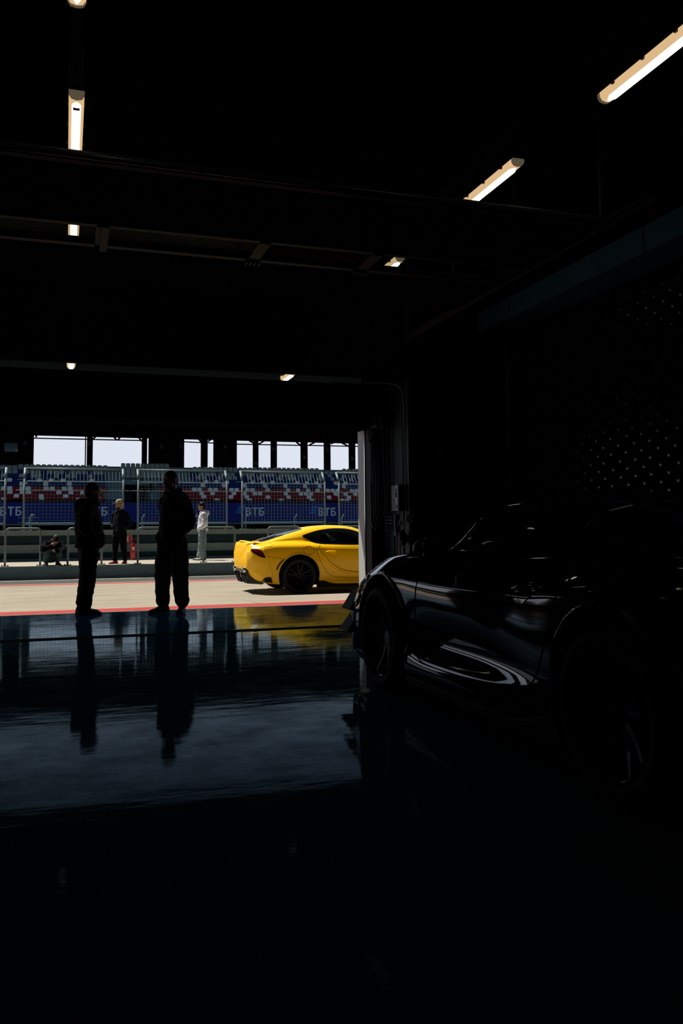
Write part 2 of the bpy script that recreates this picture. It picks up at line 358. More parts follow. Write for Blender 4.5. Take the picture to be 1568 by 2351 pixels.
# ================================================================== THE GARAGE
YO = 11.5          # threshold
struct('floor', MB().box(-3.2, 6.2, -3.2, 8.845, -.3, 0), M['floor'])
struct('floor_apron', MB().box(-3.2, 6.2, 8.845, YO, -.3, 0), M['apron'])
struct('floor_drain', MB().box(-3.2, 4.4, 8.76, 8.93, -.05, .004), M['drain'])['label'] = 'dark drain strip set in the floor'
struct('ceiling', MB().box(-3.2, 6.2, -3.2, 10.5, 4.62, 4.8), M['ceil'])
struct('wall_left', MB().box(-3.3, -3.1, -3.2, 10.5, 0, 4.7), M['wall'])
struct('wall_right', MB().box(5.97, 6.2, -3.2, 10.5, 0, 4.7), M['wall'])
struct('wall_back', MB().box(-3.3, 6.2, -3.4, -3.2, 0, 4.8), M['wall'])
ZH = 3.10
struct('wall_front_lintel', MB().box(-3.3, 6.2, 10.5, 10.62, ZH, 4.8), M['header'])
wf = MB().box(4.45, 6.2, 10.5, 11.38, 0, ZH)
for x in (4.86, 5.42): wf.box(x - .006, x + .006, 10.492, 10.5, .1, 3.05)
struct('wall_front_right', wf, M['wall'])
struct('wall_front_left', MB().box(-3.3, -1.75, 10.5, 11.38, 0, ZH), M['wall'])
rv = MB().box(4.43, 4.452, 10.5, 11.38, 0, ZH)
for y in (10.52, 10.74, 11.1): rv.box(4.415, 4.43, y - .012, y + .012, 0, ZH)
struct('trim_2', rv, M['reveal'])
# outer wall with the door opening
struct('wall_outer_head', MB().box(-45, 60, 11.36, 12.0, 3.42, 13.0), M['header'])
struct('beam_door_head', MB().box(-1.75, 4.45, 11.36, 11.5, 2.53, 3.152).box(-1.75, 4.45, 11.5, 12.0, 2.53, 2.62), M['header'])
hd = MB()
for z, d in ((2.98, .10), (2.80, .06), (2.62, .09)): hd.box(-1.7, 4.25, 11.36 - d, 11.36, z - .035, z + .035)
hd.box(-1.7, 4.15, 11.24, 11.36, 2.53, 2.585)
struct('trim_3', hd, M['header'])['label'] = 'rails of the door head'
struct('wall_outer_right', MB().box(4.262, 60, 11.38, 11.95, -.2, 3.42), M['wall'])
struct('wall_outer_left', MB().box(-45, -1.7, 11.38, 12.0, -.2, 3.42), M['wall'])
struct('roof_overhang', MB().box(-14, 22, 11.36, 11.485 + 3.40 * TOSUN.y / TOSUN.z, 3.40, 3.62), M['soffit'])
jb = thing('door_frame', 'aluminium door jamb, sunlit at its foot, right of the opening', 'door frame', (4.2, 11.7, 0))
MB().box(0, .06, -.06, .28, -.01, 2.53).build('jamb_face', M['jamb'], jb, bevel=.006)
MB().box(-.012, .0, -.06, -.03, 0, 2.53).build('edge_strip', M['chrome'], jb)
MB().box(.0, .16, -.30, -.07, 0, 2.53).build('guide_rail', M['frame'], jb, bevel=.004)
bt = MB()
for z in [.25 + .27 * i for i in range(9)]: bt.ell((.06, -.303, z), (.012, .006, .012), nu=8, nv=4)
loose(bt, 'bolt', M['black'], jb)

# raised sectional door under the ceiling, with its two tracks
sdz = 3.5; sx0, sx1 = -2.6, 4.12
ST1, ST2 = 1.58, 2.61
rd = thing('sectional_door', 'raised dark sectional door lying under the ceiling', 'garage door', (0, 5.6, sdz))
MB().box(sx0, sx1, .10, .64, 0, .045).build('section', M['doorpanel'], rd)
MB().box(sx0, sx1, .65, 1.19, 0, .045).build('section', M['doorpanel'], rd)
g = MB()                                       # glazed section: frame bars
for y0, y1 in ((1.19, 1.25), (1.68, 1.75)): g.box(sx0, sx1, y0, y1, -.012, .05)
for x in (.27 - .02, ST1, ST2): g.box(x - .05, x + .05, 1.19, 1.75, -.012, .05)
g.box(sx0, sx0 + .1, 1.19, 1.75, 0, .05); g.box(sx1 - .1, sx1, 1.19, 1.75, 0, .05)
g.build('section_frame', M['darkalu'], rd)
MB().box(sx0 + .1, sx1 - .1, 1.25, 1.68, .02, .026).build('window_pane', M['pane'], rd)
MB().box(sx0, sx1, 1.75, 2.78, 0, .045).build('section', M['doorpanel'], rd)
pr = [(0.0, .02), (.01, .055), (.05, .07), (.10, .06), (.10, 0), (.06, -.02), (.02, -.012)]
MB().prism(pr, lambda a, b: V((sx0, a, b)), lambda a, b: V((sx1, a, b))).build('bottom_seal', M['alu'], rd)
MB().tube([(sx0, -.004, .015), (sx1, -.004, .015)], .022, 10).build('bottom_rail', M['alu'], rd, smooth=True)
for x in (ST1, ST2):
    MB().box(x - .06, x + .06, 1.75, 2.78, -.022, 0).build('stile', M['duct'], rd)
    hg = MB()
    for k in (-.06, -.02, .02, .06): hg.box(x + k - .008, x + k + .008, 1.70, 1.80, -.034, -.02)
    loose(hg, 'hinge', M['darkalu'], rd)
MB().box(.24, .30, 1.19, 1.80, -.03, -.012).build('stile', M['darkalu'], rd)
MB().box(sx1 - .10, sx1, -.0, .12, -.04, .05).build('end_bracket', M['duct'], rd)
for X_, nm, lb in ((4.22, 'door_track', 'metal door track running back along the right of the raised door'), (-2.68, 'door_track', 'metal door track running back along the left of the raised door')):
    tr = thing(nm, lb, 'door track', (X_, 5.2, 3.58), group=None)
    MB().box(-.03, .03, 0, 5.2, 0, .012).build('rail', M['darkalu'], tr)
    MB().box(.02, .03, 0, 5.2, -.05, .0).build('rail_lip', M['alu'], tr)
    hgk = MB()
    for y in (.6, 2.0, 3.4, 4.8): hgk.box(-.02, .02, y - .02, y + .02, .012, 1.04)
    loose(hgk, 'hanger', M['frame'], tr)
# duct and straps above the raised door
du = thing('air_duct', 'grey rectangular duct lying above the raised door', 'duct', (0, 9.3, 4.36))
MB().box(-2.9, .98, -.2, .2, 0, .2).build('duct_run', M['duct'], du, bevel=.02)
MB().box(1.38, 2.05, -.2, .2, 0, .2).build('duct_run', M['duct'], du, bevel=.02)
MB().box(.96, 1.40, -.17, .17, .02, .18).build('collar', M['black'], du)
dh = MB()
for x in (-2, .5, 1.7): dh.box(x - .01, x + .01, -.01, .01, .2, .26)
loose(dh, 'hanger', M['frame'], du)
ot = thing('cable_tray', 'orange tray under the ceiling beyond the grey duct', 'cable tray', (2.45, 9.75, 4.36))
MB().box(-.05, 1.05, -.15, .15, 0, .08).build('tray', M['orange'], ot)
MB().box(.4, .42, -.01, .01, .08, .26).build('hanger', M['frame'], ot)

# wall beam on the right
bmn = thing('wall_beam', 'blue-grey box beam running high along the right wall', 'beam', (5.5, 0, 3.81))
MB().box(0, .47, -3.2, 10.5, 0, .275).build('beam_face', M['beam'], bmn)
sm = MB()
for y in (1.5, 4.2, 6.9, 9.6): sm.box(-.004, 0, y - .006, y + .006, 0, .275)
sm.build('joint', M['frame'], bmn)

# diamond net in front of the right wall
nw_ = thing('wall_net', 'black diamond net hanging in front of the right wall', 'net', (5.93, 4.2, 1.25))
PYn, PZn = .27, .18
cords = MB(); kn = MB(); ny, nz = 22, 13
for j in range(nz * 2 + 1):
    for i in range(ny + 1):
        off = .5 if j % 2 else 0
        y, z = (i + off) * PYn, j * PZn / 2
        ln = random.uniform(-.02, .02)
        kn.box(-.014, .006, y - .016 + ln, y - .003 + ln, z - .012, z + .012); kn.box(-.014, .006, y + .003 + ln, y + .016 + ln, z - .010, z + .014)
        if j < nz * 2:
            for s_ in (-.5, .5):
                cords.tube([(0, y, z), (0, y + s_ * PYn, z + PZn / 2)], .005, 4, caps=False)
cords.build('net_cord', M['net'], nw_); kn.build('net_knot', M['knot'], nw_)
MB().tube([(0, 0, nz * PZn + .03), (0, ny * PYn + .2, nz * PZn + .03)], .012, 6).build('top_rope', M['net'], nw_)
cp = tag(MB().tube([(5.93, 10.46, 1.0), (5.93, 10.46, 4.3)], .02, 8).build('corner_pipe', M['pipe'], smooth=True), 'thin vertical pipe in the corner right of the opening', 'pipe')

# ---- lamps: body, cover that glows, brighter tube strip, clips
def lamp(loc, L, label, dirty=False):
    t = thing('strip_light', label, 'ceiling light', loc, group=None)
    MB().box(-.058, .058, 0, L, .045, .085).build('lamp_body', M['lampbody'], t, bevel=.01)
    pf = [(-.056, .045), (-.054, .015), (-.036, -.012), (0, -.02), (.036, -.012), (.054, .015), (.056, .045)]
    MB().prism(pf, lambda a, b: V((a, .03, b)), lambda a, b: V((a, L - .03, b))).build('diffuser', M['lampcover'], t)
    tp = [(-.035, -.008), (-.027, -.030), (0, -.036), (.027, -.030), (.035, -.008)]
    tb = MB()
    n = len(tp); ys = [(.05, .15), (.11, 1), (L - .11, 1), (L - .05, .15)]
    vs = [V((a * k, y, b if k == 1 else -.022)) for y, k in ys for a, b in tp]
    tb.add(vs, [(i * n + k, i * n + k + 1, (i + 1) * n + k + 1, (i + 1) * n + k) for i in range(3) for k in range(n - 1)] + [tuple(range(n)), tuple(3 * n + k for k in range(n))])
    tb.build('lamp_tube', M['lamptube'], t)
    for y0, y1 in ((0, .03), (L - .03, L)):
        MB().prism(pf, lambda a, b: V((a * 1.02, y0, b)), lambda a, b: V((a * 1.02, y1, b))).build('end_cap', M['lampend'], t)
    cl = MB()
    for y in [.2 + (L - .4) * i / 3 for i in range(4)]:
        for s_ in (-1, 1): cl.box(s_ * .064 - .008, s_ * .064 + .008, y - .012, y + .012, .025, .075)
    loose(cl, 'clip', M['lampclip'], t)
    if dirty: MB().box(-.024, .024, .115, .145, -.04, -.034).build('sticker', M['lampclip'], t)
    if loc[2] > 4:
        h = MB()
        for y in (.25, L - .25): h.tube([(0, y, .085), (0, y, .36)], .004, 5)
        loose(h, 'hanger', M['frame'], t)
    return t
ZL = 4.25; LL = 1.40
lamp((.012, 5.13 - LL, ZL), LL, 'tube light at the very top of the left row, mostly cut off')
lamp((.026, 6.25, ZL), LL, 'whole tube light in the left row, above the front edge of the raised door', True)
lamp((.032, 8.75, ZL), LL, 'short visible tube light of the left row, seen through the raised door')
lamp((3.80, 5.16 - LL, ZL), LL, 'biggest tube light, at the upper right edge of the frame')
lamp((3.735, 6.30, ZL), LL, 'tube light of the right row just above the raised door edge')
lamp((3.74, 9.05, ZL), LL, 'short tube light of the right row, seen through the raised door')
lamp((.04, 11.52, 3.30), .49, 'small tube light under the canopy above the left man')
lamp((3.083, 11.55, 3.30), .58, 'small tube light under the canopy above the yellow car')
# dark cable trays that carry the lamp rows
for X_, lb in ((.02, 'perforated dark tray above the left row of tube lights'), (3.76, 'perforated dark tray above the right row of tube lights')):
    tg = MB().box(X_ - .06, X_ + .06, 2.5, 10.4, 4.60, 4.618)
    tag(tg.build('lamp_tray', M['frame']), lb, 'cable tray')

# ---- equipment in the right reveal
hx = thing('chain_hoist', 'dark door drive with hanging chain inside the right reveal', 'door drive', (4.30, 11.2, 2.62))
MB().box(-.14, .10, -.12, .12, -.12, .12).build('gear_box', M['frame'], hx, bevel=.03)
MB().lathe([(.02, -.02), (.10, -.02), (.11, 0), (.10, .02), (.02, .02)], lambda a, b, c: V((.0 + a, -.14 + c, -.02 + b)), 20).build('chain_wheel', M['frame'], hx, smooth=True)
ch = MB(); zt_, zb_ = 2.55 - 2.62, .80 - 2.62
def strand(xa, xb, ya):
    n = 62
    for i in range(n):
        t = i / (n - 1); c = V((xa + (xb - xa) * t, ya, zt_ + (zb_ - zt_) * t))
        q = (V((1, 0, 0)) if i % 2 else V((0, 1, 0)))
        ring = [c + q * .009 * math.cos(a) + V((0, 0, 1)) * .019 * math.sin(a) for a in [2 * PI * k / 8 for k in range(8)]]
        ch.tube(ring, .0035, 4, closed=True)
strand(-.055, -.004, -.14); strand(.02, .006, -.14)
ch.build('chain', M['pipe'], hx)
tag(MB().tube(spline([(4.12, 11.28, 2.55), (4.14, 11.26, 2.3), (4.20, 11.2, 2.75)], 6), .008, 6).build('drive_cable', M['black'], smooth=True), 'black cable looping at the door drive', 'cable')
# conduits: a bank of bent pipes
cb = thing('conduit_bank', 'bank of five bent conduit pipes in the right reveal', 'conduit', (0, 0, 0))
for k in range(5):
    zz = 1.23 - .048 * k; xx = 4.17 + .036 * (4 - k)
    pts = [(xx, 11.33, 2.5), (xx, 11.33, zz + .16), (xx + .015, 11.33, zz + .07), (xx + .06, 11.33, zz + .015), (xx + .14, 11.33, zz), (4.37, 11.32, zz), (4.39, 11.0, zz)]
    if k == 4: pts[0] = (xx, 11.33, 1.72)
    MB().tube(pts, .010, 8).build('pipe', M['pipe'], cb, smooth=True)
MB().box(4.385, 4.412, 10.93, 11.0, .96, 1.26).build('pipe_clamp', M['pipe'], cb)
# control box
kb = thing('control_box', 'grey door control box with pale label strip on the right reveal', 'control box', (4.43, 10.62, 1.30))
MB().box(-.11, 0, .0, .30, 0, .36).build('case', M['black'], kb, bevel=.008)
MB().box(-.116, -.11, .02, .28, .005, .355).build('cover', M['boxgrey'], kb)
lb_ = MB().box(-.120, -.116, .03, .13, .01, .35)
lb_.lathe([(.028, 0), (.055, 0), (.055, .004), (.028, .004)], lambda a, b, c: V((-.116 - c, .14 + a, .235 + b)), 20)
lb_.build('label_strip', M['boxlabel'], kb)
kk = MB()
for z, h in ((.29, .018), (.235, .012), (.20, .01), (.07, .016), (.04, .008)): kk.box(-.123, -.120, .06, .10, z - h, z + h)
loose(kk, 'button', M['black'], kb)
# white cable round the reveal, with tag
pc = [(3.55, 11.33, ZH + .03), (3.52, 11.2, ZH + .03), (3.9, 11.1, ZH + .02), (4.25, 10.9, ZH - .0), (4.38, 10.74, ZH - .07), (4.41, 10.66, ZH - .25), (4.415, 10.66, 2.2), (4.415, 10.62, 1.62), (4.405, 10.60, 1.22), (4.37, 10.64, 1.02), (4.34, 10.7, .98), (4.31, 10.75, 1.02), (4.315, 10.78, 1.27)]
wc = thing('power_cable', 'pale cable running down the right reveal beside the control box', 'cable', (0, 0, 0))
MB().tube(spline(pc, 6), .009, 8).build('cable', M['cable'], wc, smooth=True)
MB().box(-.05, .05, -.002, .002, -.05, .05, Matrix.Translation((4.40, 10.46, 1.19)) @ Matrix.Rotation(.15, 4, 'Y')).build('paper_tag', M['paper'], wc)
wt = thing('warning_tag', 'pale triangular warning tag below the control box', 'tag', (4.32, 10.60, 1.10))
MB().prism([(-.045, 0), (.045, 0), (0, .09)], lambda a, b: V((a, -.012, b)), lambda a, b: V((a, -.006, b))).build('triangle', M['warn'], wt)
MB().box(-.004, .004, -.014, -.012, .025, .06).build('mark', M['black'], wt)
MB().tube([(0, 0, .09), (0, 0, .2)], .004, 5).build('string', M['cable'], wt)
pg = thing('power_plug', 'red and black plug hanging on its cable in the right reveal', 'plug', (4.34, 10.60, .90))
MB().tube([(-.02, 0, .08), (-.02, 0, .0)], [.018, .022], 10).build('red_sleeve', M['redplug'], pg, smooth=True)
MB().tube([(.0, .02, .13), (.03, .02, .05), (.035, .02, -.02), (.02, .02, -.07)], [.035, .06, .05, .02], 10).build('plug_body', M['black'], pg, smooth=True)
MB().tube([(0, 0, -.03), (0, 0, -.06)], .008, 8).build('pin', M['alu'], pg)
lp = [(4.285, 10.64, 1.0), (4.27, 10.62, .7), (4.28, 10.6, .55), (4.32, 10.6, .51), (4.36, 10.6, .55), (4.375, 10.6, .66), (4.36, 10.6, .80)]
tag(MB().tube(spline(lp, 6), .006, 6).build('hanging_cable', M['black'], smooth=True), 'black cable loop hanging under the plug', 'cable')
sb = thing('socket_box', 'small black socket box low on the right reveal', 'socket', (4.34, 10.66, .44))
MB().box(-.04, .09, -.04, .04, -.05, .05).build('case', M['black'], sb, bevel=.006)
MB().tube([(.0, 0, .05), (.0, 0, .42)], .006, 6).build('lead', M['black'], sb)
sw = thing('wall_switch', 'small blue-grey switch box on the dark wall right of the opening', 'switch', (4.865, 10.49, 2.09))
MB().box(-.028, .028, -.04, .002, -.045, .045).build('case', M['boxgrey'], sw, bevel=.005)
MB().box(-.012, .012, -.046, -.04, -.02, .02).build('rocker', M['pipe'], sw)

# ================================================================== THE PIT LANE
ZP = -.15
gl_ = MB()
gl_.add([(-16, 11.5, 0), (26, 11.5, 0), (26, 15.3, ZP), (-16, 15.3, ZP), (-16, 20.75, ZP), (26, 20.75, ZP), (-16, 11.5, -.5), (26, 11.5, -.5), (-16, 20.75, -.5), (26, 20.75, -.5)],
        [(0, 1, 2, 3), (3, 2, 5, 4), (0, 6, 7, 1), (4, 5, 9, 8), (6, 8, 9, 7), (0, 3, 4, 8, 6), (1, 7, 9, 5, 2)])
tag(gl_.build('pit_lane_ground', M['concrete']), kind='structure')
def zat(y): return ZP * min(1, (y - 11.5) / 3.8)
def stripe(name, y0, y1, m, dz=.004):
    tag(MB().add([(-16, y0, zat(y0) + dz), (26, y0, zat(y0) + dz), (26, y1, zat(y1) + dz), (-16, y1, zat(y1) + dz)], [(0, 1, 2, 3)]).build(name, m), kind='structure')
stripe('line_near_red', 11.54, 12.42, M['red'])
stripe('line_near_white', 11.50, 11.53, M['white'], .005)
stripe('line_far_red', 20.2, 20.62, M['red'])
stripe('line_far_white', 20.05, 20.2, M['white'])
tag(MB().box(-16, 26, 20.75, 22.85, -.5, ZP).build('pit_lane_asphalt', M['asphalt']), kind='structure')
stripe('line_kerb_white', 22.3, 22.42, M['white'])
stripe('line_edge_white', 20.66, 20.76, M['white'])
# tyre marks on the concrete
tmk = MB()
for pts in ([(556, 1371.5), (575, 1377), (592, 1382), (607, 1386.5)], [(580, 1383), (592, 1386), (600, 1388)]):
    P = [onZ(x, y, -.045) for x, y in pts]
    q = []
    for p in P: q += [V((p.x, p.y - .05, zat(p.y - .05) + .004)), V((p.x, p.y + .05, zat(p.y + .05) + .004))]
    tmk.add(q, [(2 * i, 2 * i + 2, 2 * i + 3, 2 * i + 1) for i in range(len(P) - 1)])
tag(tmk.build('skid_mark', M['rubber']), 'black skid mark on the concrete in front of the yellow car', 'skid mark')
# platform, kerb and pit wall
ZK = .19; YK = 22.85; YW = 26.75
tag(MB().box(-18, 28, YK, 27.6, -.5, ZK).build('pit_platform', M['slab']), kind='structure')
kf = MB().box(-18, 28, YK - .02, YK, -.5, ZK - .005)
for x in [-17 + 3.0 * i + .55 for i in range(15)]: kf.box(x - .01, x + .01, YK - .023, YK - .02, -.3, ZK - .005)
tag(kf.build('platform_kerb', M['kerb']), kind='structure')
pw = thing('pit_wall', 'long low concrete pit wall under the wire fence', 'wall', (0, YW, ZK))
MB().box(-18, 28, 0, .5, 0, .80).build('wall_panel', M['wallpanel'], pw)
MB().box(-18, 28, -.10, .55, .76, .91).build('wall_cap', M['cap'], pw, bevel=.01)
MB().box(-18, 28, -.09, .02, .34, .49).build('middle_ledge', M['cap'], pw, bevel=.01)
MB().prism([(-.09, .34), (.0, .34), (.0, .24)], lambda a, b: V((-18, a, b)), lambda a, b: V((28, a, b))).build('ledge_underside', M['kerb'], pw)
MB().box(-18, 28, -.05, .02, 0, .07).build('foot', M['kerb'], pw)

# rails on the platform edge
def rail(px0, px1, label):
    y = 23.05
    x0, x1 = onY(px0, 1295, y).x, onY(px1, 1295, y).x
    t = thing('safety_rail', label, 'railing', ((x0 + x1) / 2, y, ZK))
    h = (x1 - x0) / 2; H = .96; r = .10
    pts = [(-h, 0, 0), (-h, 0, H - r)] + [(-h + r - r * math.cos(a), 0, H - r + r * math.sin(a)) for a in [PI / 2 * k / 6 for k in range(1, 7)]]
    pts += [(-p[0], 0, p[2]) for p in pts[::-1]]
    MB().tube(pts, .027, 10).build('tube', M['steel'], t, smooth=True)
    for s_ in (-1, 1):
        b = MB().box(s_ * h - .09, s_ * h + .09, -.06, .06, 0, .012)
        for k in (-.07, .07): b.tube([(s_ * h + k, 0, 0), (s_ * h + k, 0, .035)], .012, 6)
        b.build('base_plate', M['frame'], t)
    return t
rail(11, 92, 'first tubular safety rail from the left')
rail(155, 233, 'tubular safety rail behind the man in profile')
rail(316, 395, 'tubular safety rail behind the man with hands in pockets')
rail(467, 539, 'tubular safety rail in front of the man in white hoodie')
rail(616, 690, 'tubular safety rail behind the tail of the yellow car')
rail(753, 828, 'tubular safety rail seen through the side window of the yellow car')

# wire fence panels on the pit wall
YF = 27.0; ZF0 = ZK + .91
def fence(x0, x1, label):
    t = thing('wire_fence', label, 'fence', (x0, YF, ZF0)); L = x1 - x0
    zv, zt2, dy = 2.66 - ZF0, 3.0 - ZF0, .32
    for x in (0, L):
        MB().tube([(x, 0, 0), (x, 0, zv)], .031, 8).build('post', M['steel'], t, smooth=True)
        MB().tube([(x, 0, zv - .02), (x, dy, zt2)], .040, 8).build('post_arm', M['steel'], t, smooth=True)
        MB().box(x - .07, x + .07, -.07, .07, 0, .015).build('base_plate', M['steel'], t)
    MB().tube([(0, dy, zt2), (L, dy, zt2)], .028, 8).build('top_rail', M['steel'], t, smooth=True)
    MB().tube([(0, 0, zv - .07), (L, 0, zv - .07)], .018, 6).build('upper_rail', M['wire'], t)
    MB().tube([(-.24, 0, 1.22), (L + .24, 0, 1.22)], .012, 6).build('middle_wire', M['wire'], t)
    MB().tube([(-.2, .02, zv - .02), (.0, .02, zv - .02)], .008, 5).build('link_wire', M['wire'], t)
    MB().tube([(0, 0, .20), (L, 0, .20)], .032, 8).build('bottom_rail', M['wire'], t)
    bars = MB(); n = int(L / .106)
    for i in range(2, n): 
        x = L * i / n; bars.tube([(x, .05, zv - .03), (x, dy * .8, zt2 - .085)], .009, 5)
    loose(bars, 'arm_bar', M['steel'], t)
    mesh_ = MB()
    for i in range(1, n): x = L * i / n; mesh_.tube([(x, 0, .20), (x, 0, zv - .07)], .0048, 4, caps=False)
    for j in range(1, 13): z = .20 + (zv - .27) * j / 13; mesh_.tube([(0, -.006, z), (L, -.006, z)], .0048, 4, caps=False)
    mesh_.build('wire_mesh', M['wire'], t)
fx = [onY(x, 1203, YF).x for x in (10, 54, 282, 316.5, 520.5, 556, 746, 779)]
fence(fx[0] - 2.88, fx[0], 'wire fence panel cut by the left edge of the photo')
fence(fx[1], fx[2], 'wire fence panel behind the man in profile')
fence(fx[3], fx[4], 'wire fence panel behind the man with hands in pockets')
fence(fx[5], fx[6], 'wire fence panel above the tail of the yellow car')
fence(fx[7], fx[7] + 2.88, 'wire fence panel cut off by the door jamb')
ck = thing('fence_clamp', 'small pale clamp on the second fence post from the left', 'clamp', (fx[1], YF - .04, onY(54, 1109, YF).z))
MB().box(-.05, .08, -.03, .03, -.015, .015).build('clamp_body', M['bletter'], ck)
MB().tube([(-.03, -.03, -.03), (-.03, -.03, .03)], .015, 6).build('clamp_bolt', M['steel'], ck)

# track, far barrier, posts with bent heads
tag(MB().box(-90, 130, 27.6, 68, -.6, -.05).build('track_ground', M['track']), kind='structure')
tag(MB().box(-300, 400, 68, 400, -.7, -.08).build('far_ground', M['grass']), kind='structure')
YB = 41.0
fb = thing('far_barrier', 'dark low barrier across the track under the blue banner', 'barrier', (0, YB, -.05))
MB().box(-12, 30, 0, .3, 0, 1.42).build('barrier_wall', M['hole'], fb)
cm = MB()
zt_b = onY(300, 1203, YB).z + .05
for i in range(0, 420):
    x = -12 + .1 * i
    cm.tube([(x, -.03, .2), (x + .46, -.03, zt_b)], .004, 3, caps=False); cm.tube([(x + .46, -.02, .2), (x, -.02, zt_b)], .004, 3, caps=False)
cm.build('chain_link', M['frame'], fb)
for px, lb in ((70, 'far fence post with a bent head left of the crouching man'), (198, 'far fence post hidden behind the man in profile'), (326, 'far fence post between the capped man and the tall man'), (447, 'far fence post just left of the white hoodie'),
               (563, 'far fence post right of the fence gap by the blue mark'), (675.5, 'far fence post above the rear window of the yellow car'), (783.5, 'far fence post nearest the door jamb')):
    p = onY(px, 1215, YB); zt3 = onY(px, 1183, YB).z
    t = thing('far_fence_post', lb, 'post', (p.x, YB - .1, -.05)); h = zt3 + .05
    MB().tube([(0, 0, 0), (0, 0, h - .25), (.02, -.02, h - .12), (.08, -.05, h - .02), (.10, -.06, h + .03)], .04 if px != 70 else .075, 8).build('pole', M['wire'], t, smooth=True)
    MB().box(-.09, .09, -.05, .05, 0, .06).build('foot', M['wire'], t)
    wr = MB()
    for k in (.12, .34, .8):
        wr.tube([(-.55, -.08, h - k), (.35, -.08, h - k)], .012, 4)
        if px == 70:
            for i in range(7): wr.ell((-.5 + .13 * i, -.08, h - k), (.03, .02, .02), nu=6, nv=4)
    if px == 70: wr.build('barbed_wire', M['steel'], t)
# ================================================================== THE GRANDSTAND
ROWY = [1147.0, 1138.3, 1130.0, 1121.0, 1110.5, 1102.3, 1091.8, 1083.6, 1071.5]
RY = [74 + .8 * k for k in range(9)]
RZ = [onY(100, y, Y).z for y, Y in zip(ROWY, RY)]
gs = thing('grandstand', 'long roofed grandstand across the track, dark against the pale sky', 'grandstand', (0, 73, 0))
def gp(x0, x1, y0, y1, z0, z1, mb=None): return (mb or MB()).box(x0, x1, y0 - 73, y1 - 73, z0, z1)
XV0, XV1 = onY(284, 1120, 75).x, onY(347, 1120, 75).x
def terrace(x0, x1, ks, zlow):
    pts = [(RY[ks[0]] - .42, zlow)]
    for k in ks: pts += [(RY[k] - .42, RZ[k] - .34), (RY[k] + .38, RZ[k] - .34)]
    pts += [(RY[-1] + .9, RZ[-1] - .34), (RY[-1] + .9, zlow)]
    return MB().prism(pts, lambda a, b: V((x0, a - 73, b)), lambda a, b: V((x1, a - 73, b)))
terrace(-14, XV0, list(range(9)), 0).build('terrace', M['stand'], gs)
terrace(XV1, 52, list(range(9)), 0).build('terrace', M['stand'], gs)
terrace(XV0, XV1, [6, 7, 8], RZ[6] - .75).build('terrace_bridge', M['stand'], gs)
zpar = onY(260, 1071, RY[-1] + .9).z
gp(-14, 52, RY[-1] + .9, RY[-1] + 1.2, 2, zpar).build('parapet', M['stand'], gs)
# stairway under the bridge
tn = MB(); zt1 = RZ[6] - .8
gp(XV0 + 1.2, XV0 + 1.25, 76, 84, 0, zt1, tn); gp(XV1 + .02, XV1 + .3, 76, 84, 0, zt1, tn)
wy = 82.9; wx0, wx1 = onY(294.5, 1145, wy).x, onY(325, 1145, wy).x
wz = [onY(310, y, wy).z for y in (1152, 1149.8, 1147.8, 1138.2)]
gp(XV0 - .2, wx0, wy, wy + .15, 0, zt1, tn); gp(wx1, XV1 + 1, wy, wy + .15, 0, zt1, tn); gp(wx0, wx1, wy, wy + .15, 0, wz[0], tn); gp(wx0, wx1, wy, wy + .15, wz[1], wz[2], tn); gp(wx0, wx1, wy, wy + .15, wz[3], zt1, tn)
for px in (304, 314.5, 319): x = onY(px, 1145, wy).x; gp(x - .05, x + .05, wy, wy + .1, wz[0], wz[3], tn)
zz = (wz[2] + wz[3]) / 2; gp(wx0, wx1, wy, wy + .06, zz - .03, zz + .03, tn)
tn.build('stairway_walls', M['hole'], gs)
st = MB()
for k in range(7): gp(XV0, XV1, 75.2 + .5 * k, 75.7 + .5 * k, 0, .9 + .22 * k, st)
st.build('stair_flight', M['frame'], gs)
hr = MB()
for px in (335, 339): p = onY(px, 1150, 76); hr.tube([(p.x, 3, 2.6), (p.x + .1, 3, 4.6)], .03, 5)
hr.tube([(XV0 + .2, 2.2, 3.2), (XV1, 2.2, 3.2)], .02, 5)
hr.build('handrail', M['wire'], gs)
# back panels, pillars, roof
YK2 = 85.0
ytop = lambda x: 996 + .0293 * (x - 77)
def bx(px): return onY(px, 1040, YK2).x
for a, b, nm in ((-200, 77, 'back_panel'), (341.5, 423, 'back_panel'), (491, 544, 'back_panel'), (195, 197.5, 'pillar'), (199.5, 213, 'pillar'), (326, 337.8, 'pillar'), (462, 477, 'pillar'), (582, 593.6, 'pillar'), (623, 636, 'pillar'), (692, 706.5, 'pillar'), (745.5, 759, 'pillar'), (803, 816, 'pillar'), (885, 900, 'pillar'), (960, 980, 'pillar')):
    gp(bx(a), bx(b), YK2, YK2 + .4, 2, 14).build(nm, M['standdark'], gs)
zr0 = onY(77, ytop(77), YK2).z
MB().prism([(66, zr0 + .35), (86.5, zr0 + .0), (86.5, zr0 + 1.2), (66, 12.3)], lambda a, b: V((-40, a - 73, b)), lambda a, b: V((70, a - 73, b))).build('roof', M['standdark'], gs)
trs = MB()
def tt(x0, y0, x1, y1, r=.06, Y=84.7): a, b = onY(x0, y0, Y), onY(x1, y1, Y); trs.tube([(a.x, Y - 73, a.z), (b.x, Y - 73, b.z)], r, 6)
tt(60, 1005.5, 330, 1011.5); tt(400, 1013.5, 545, 1019.5); tt(545, 1019.8, 830, 1025)
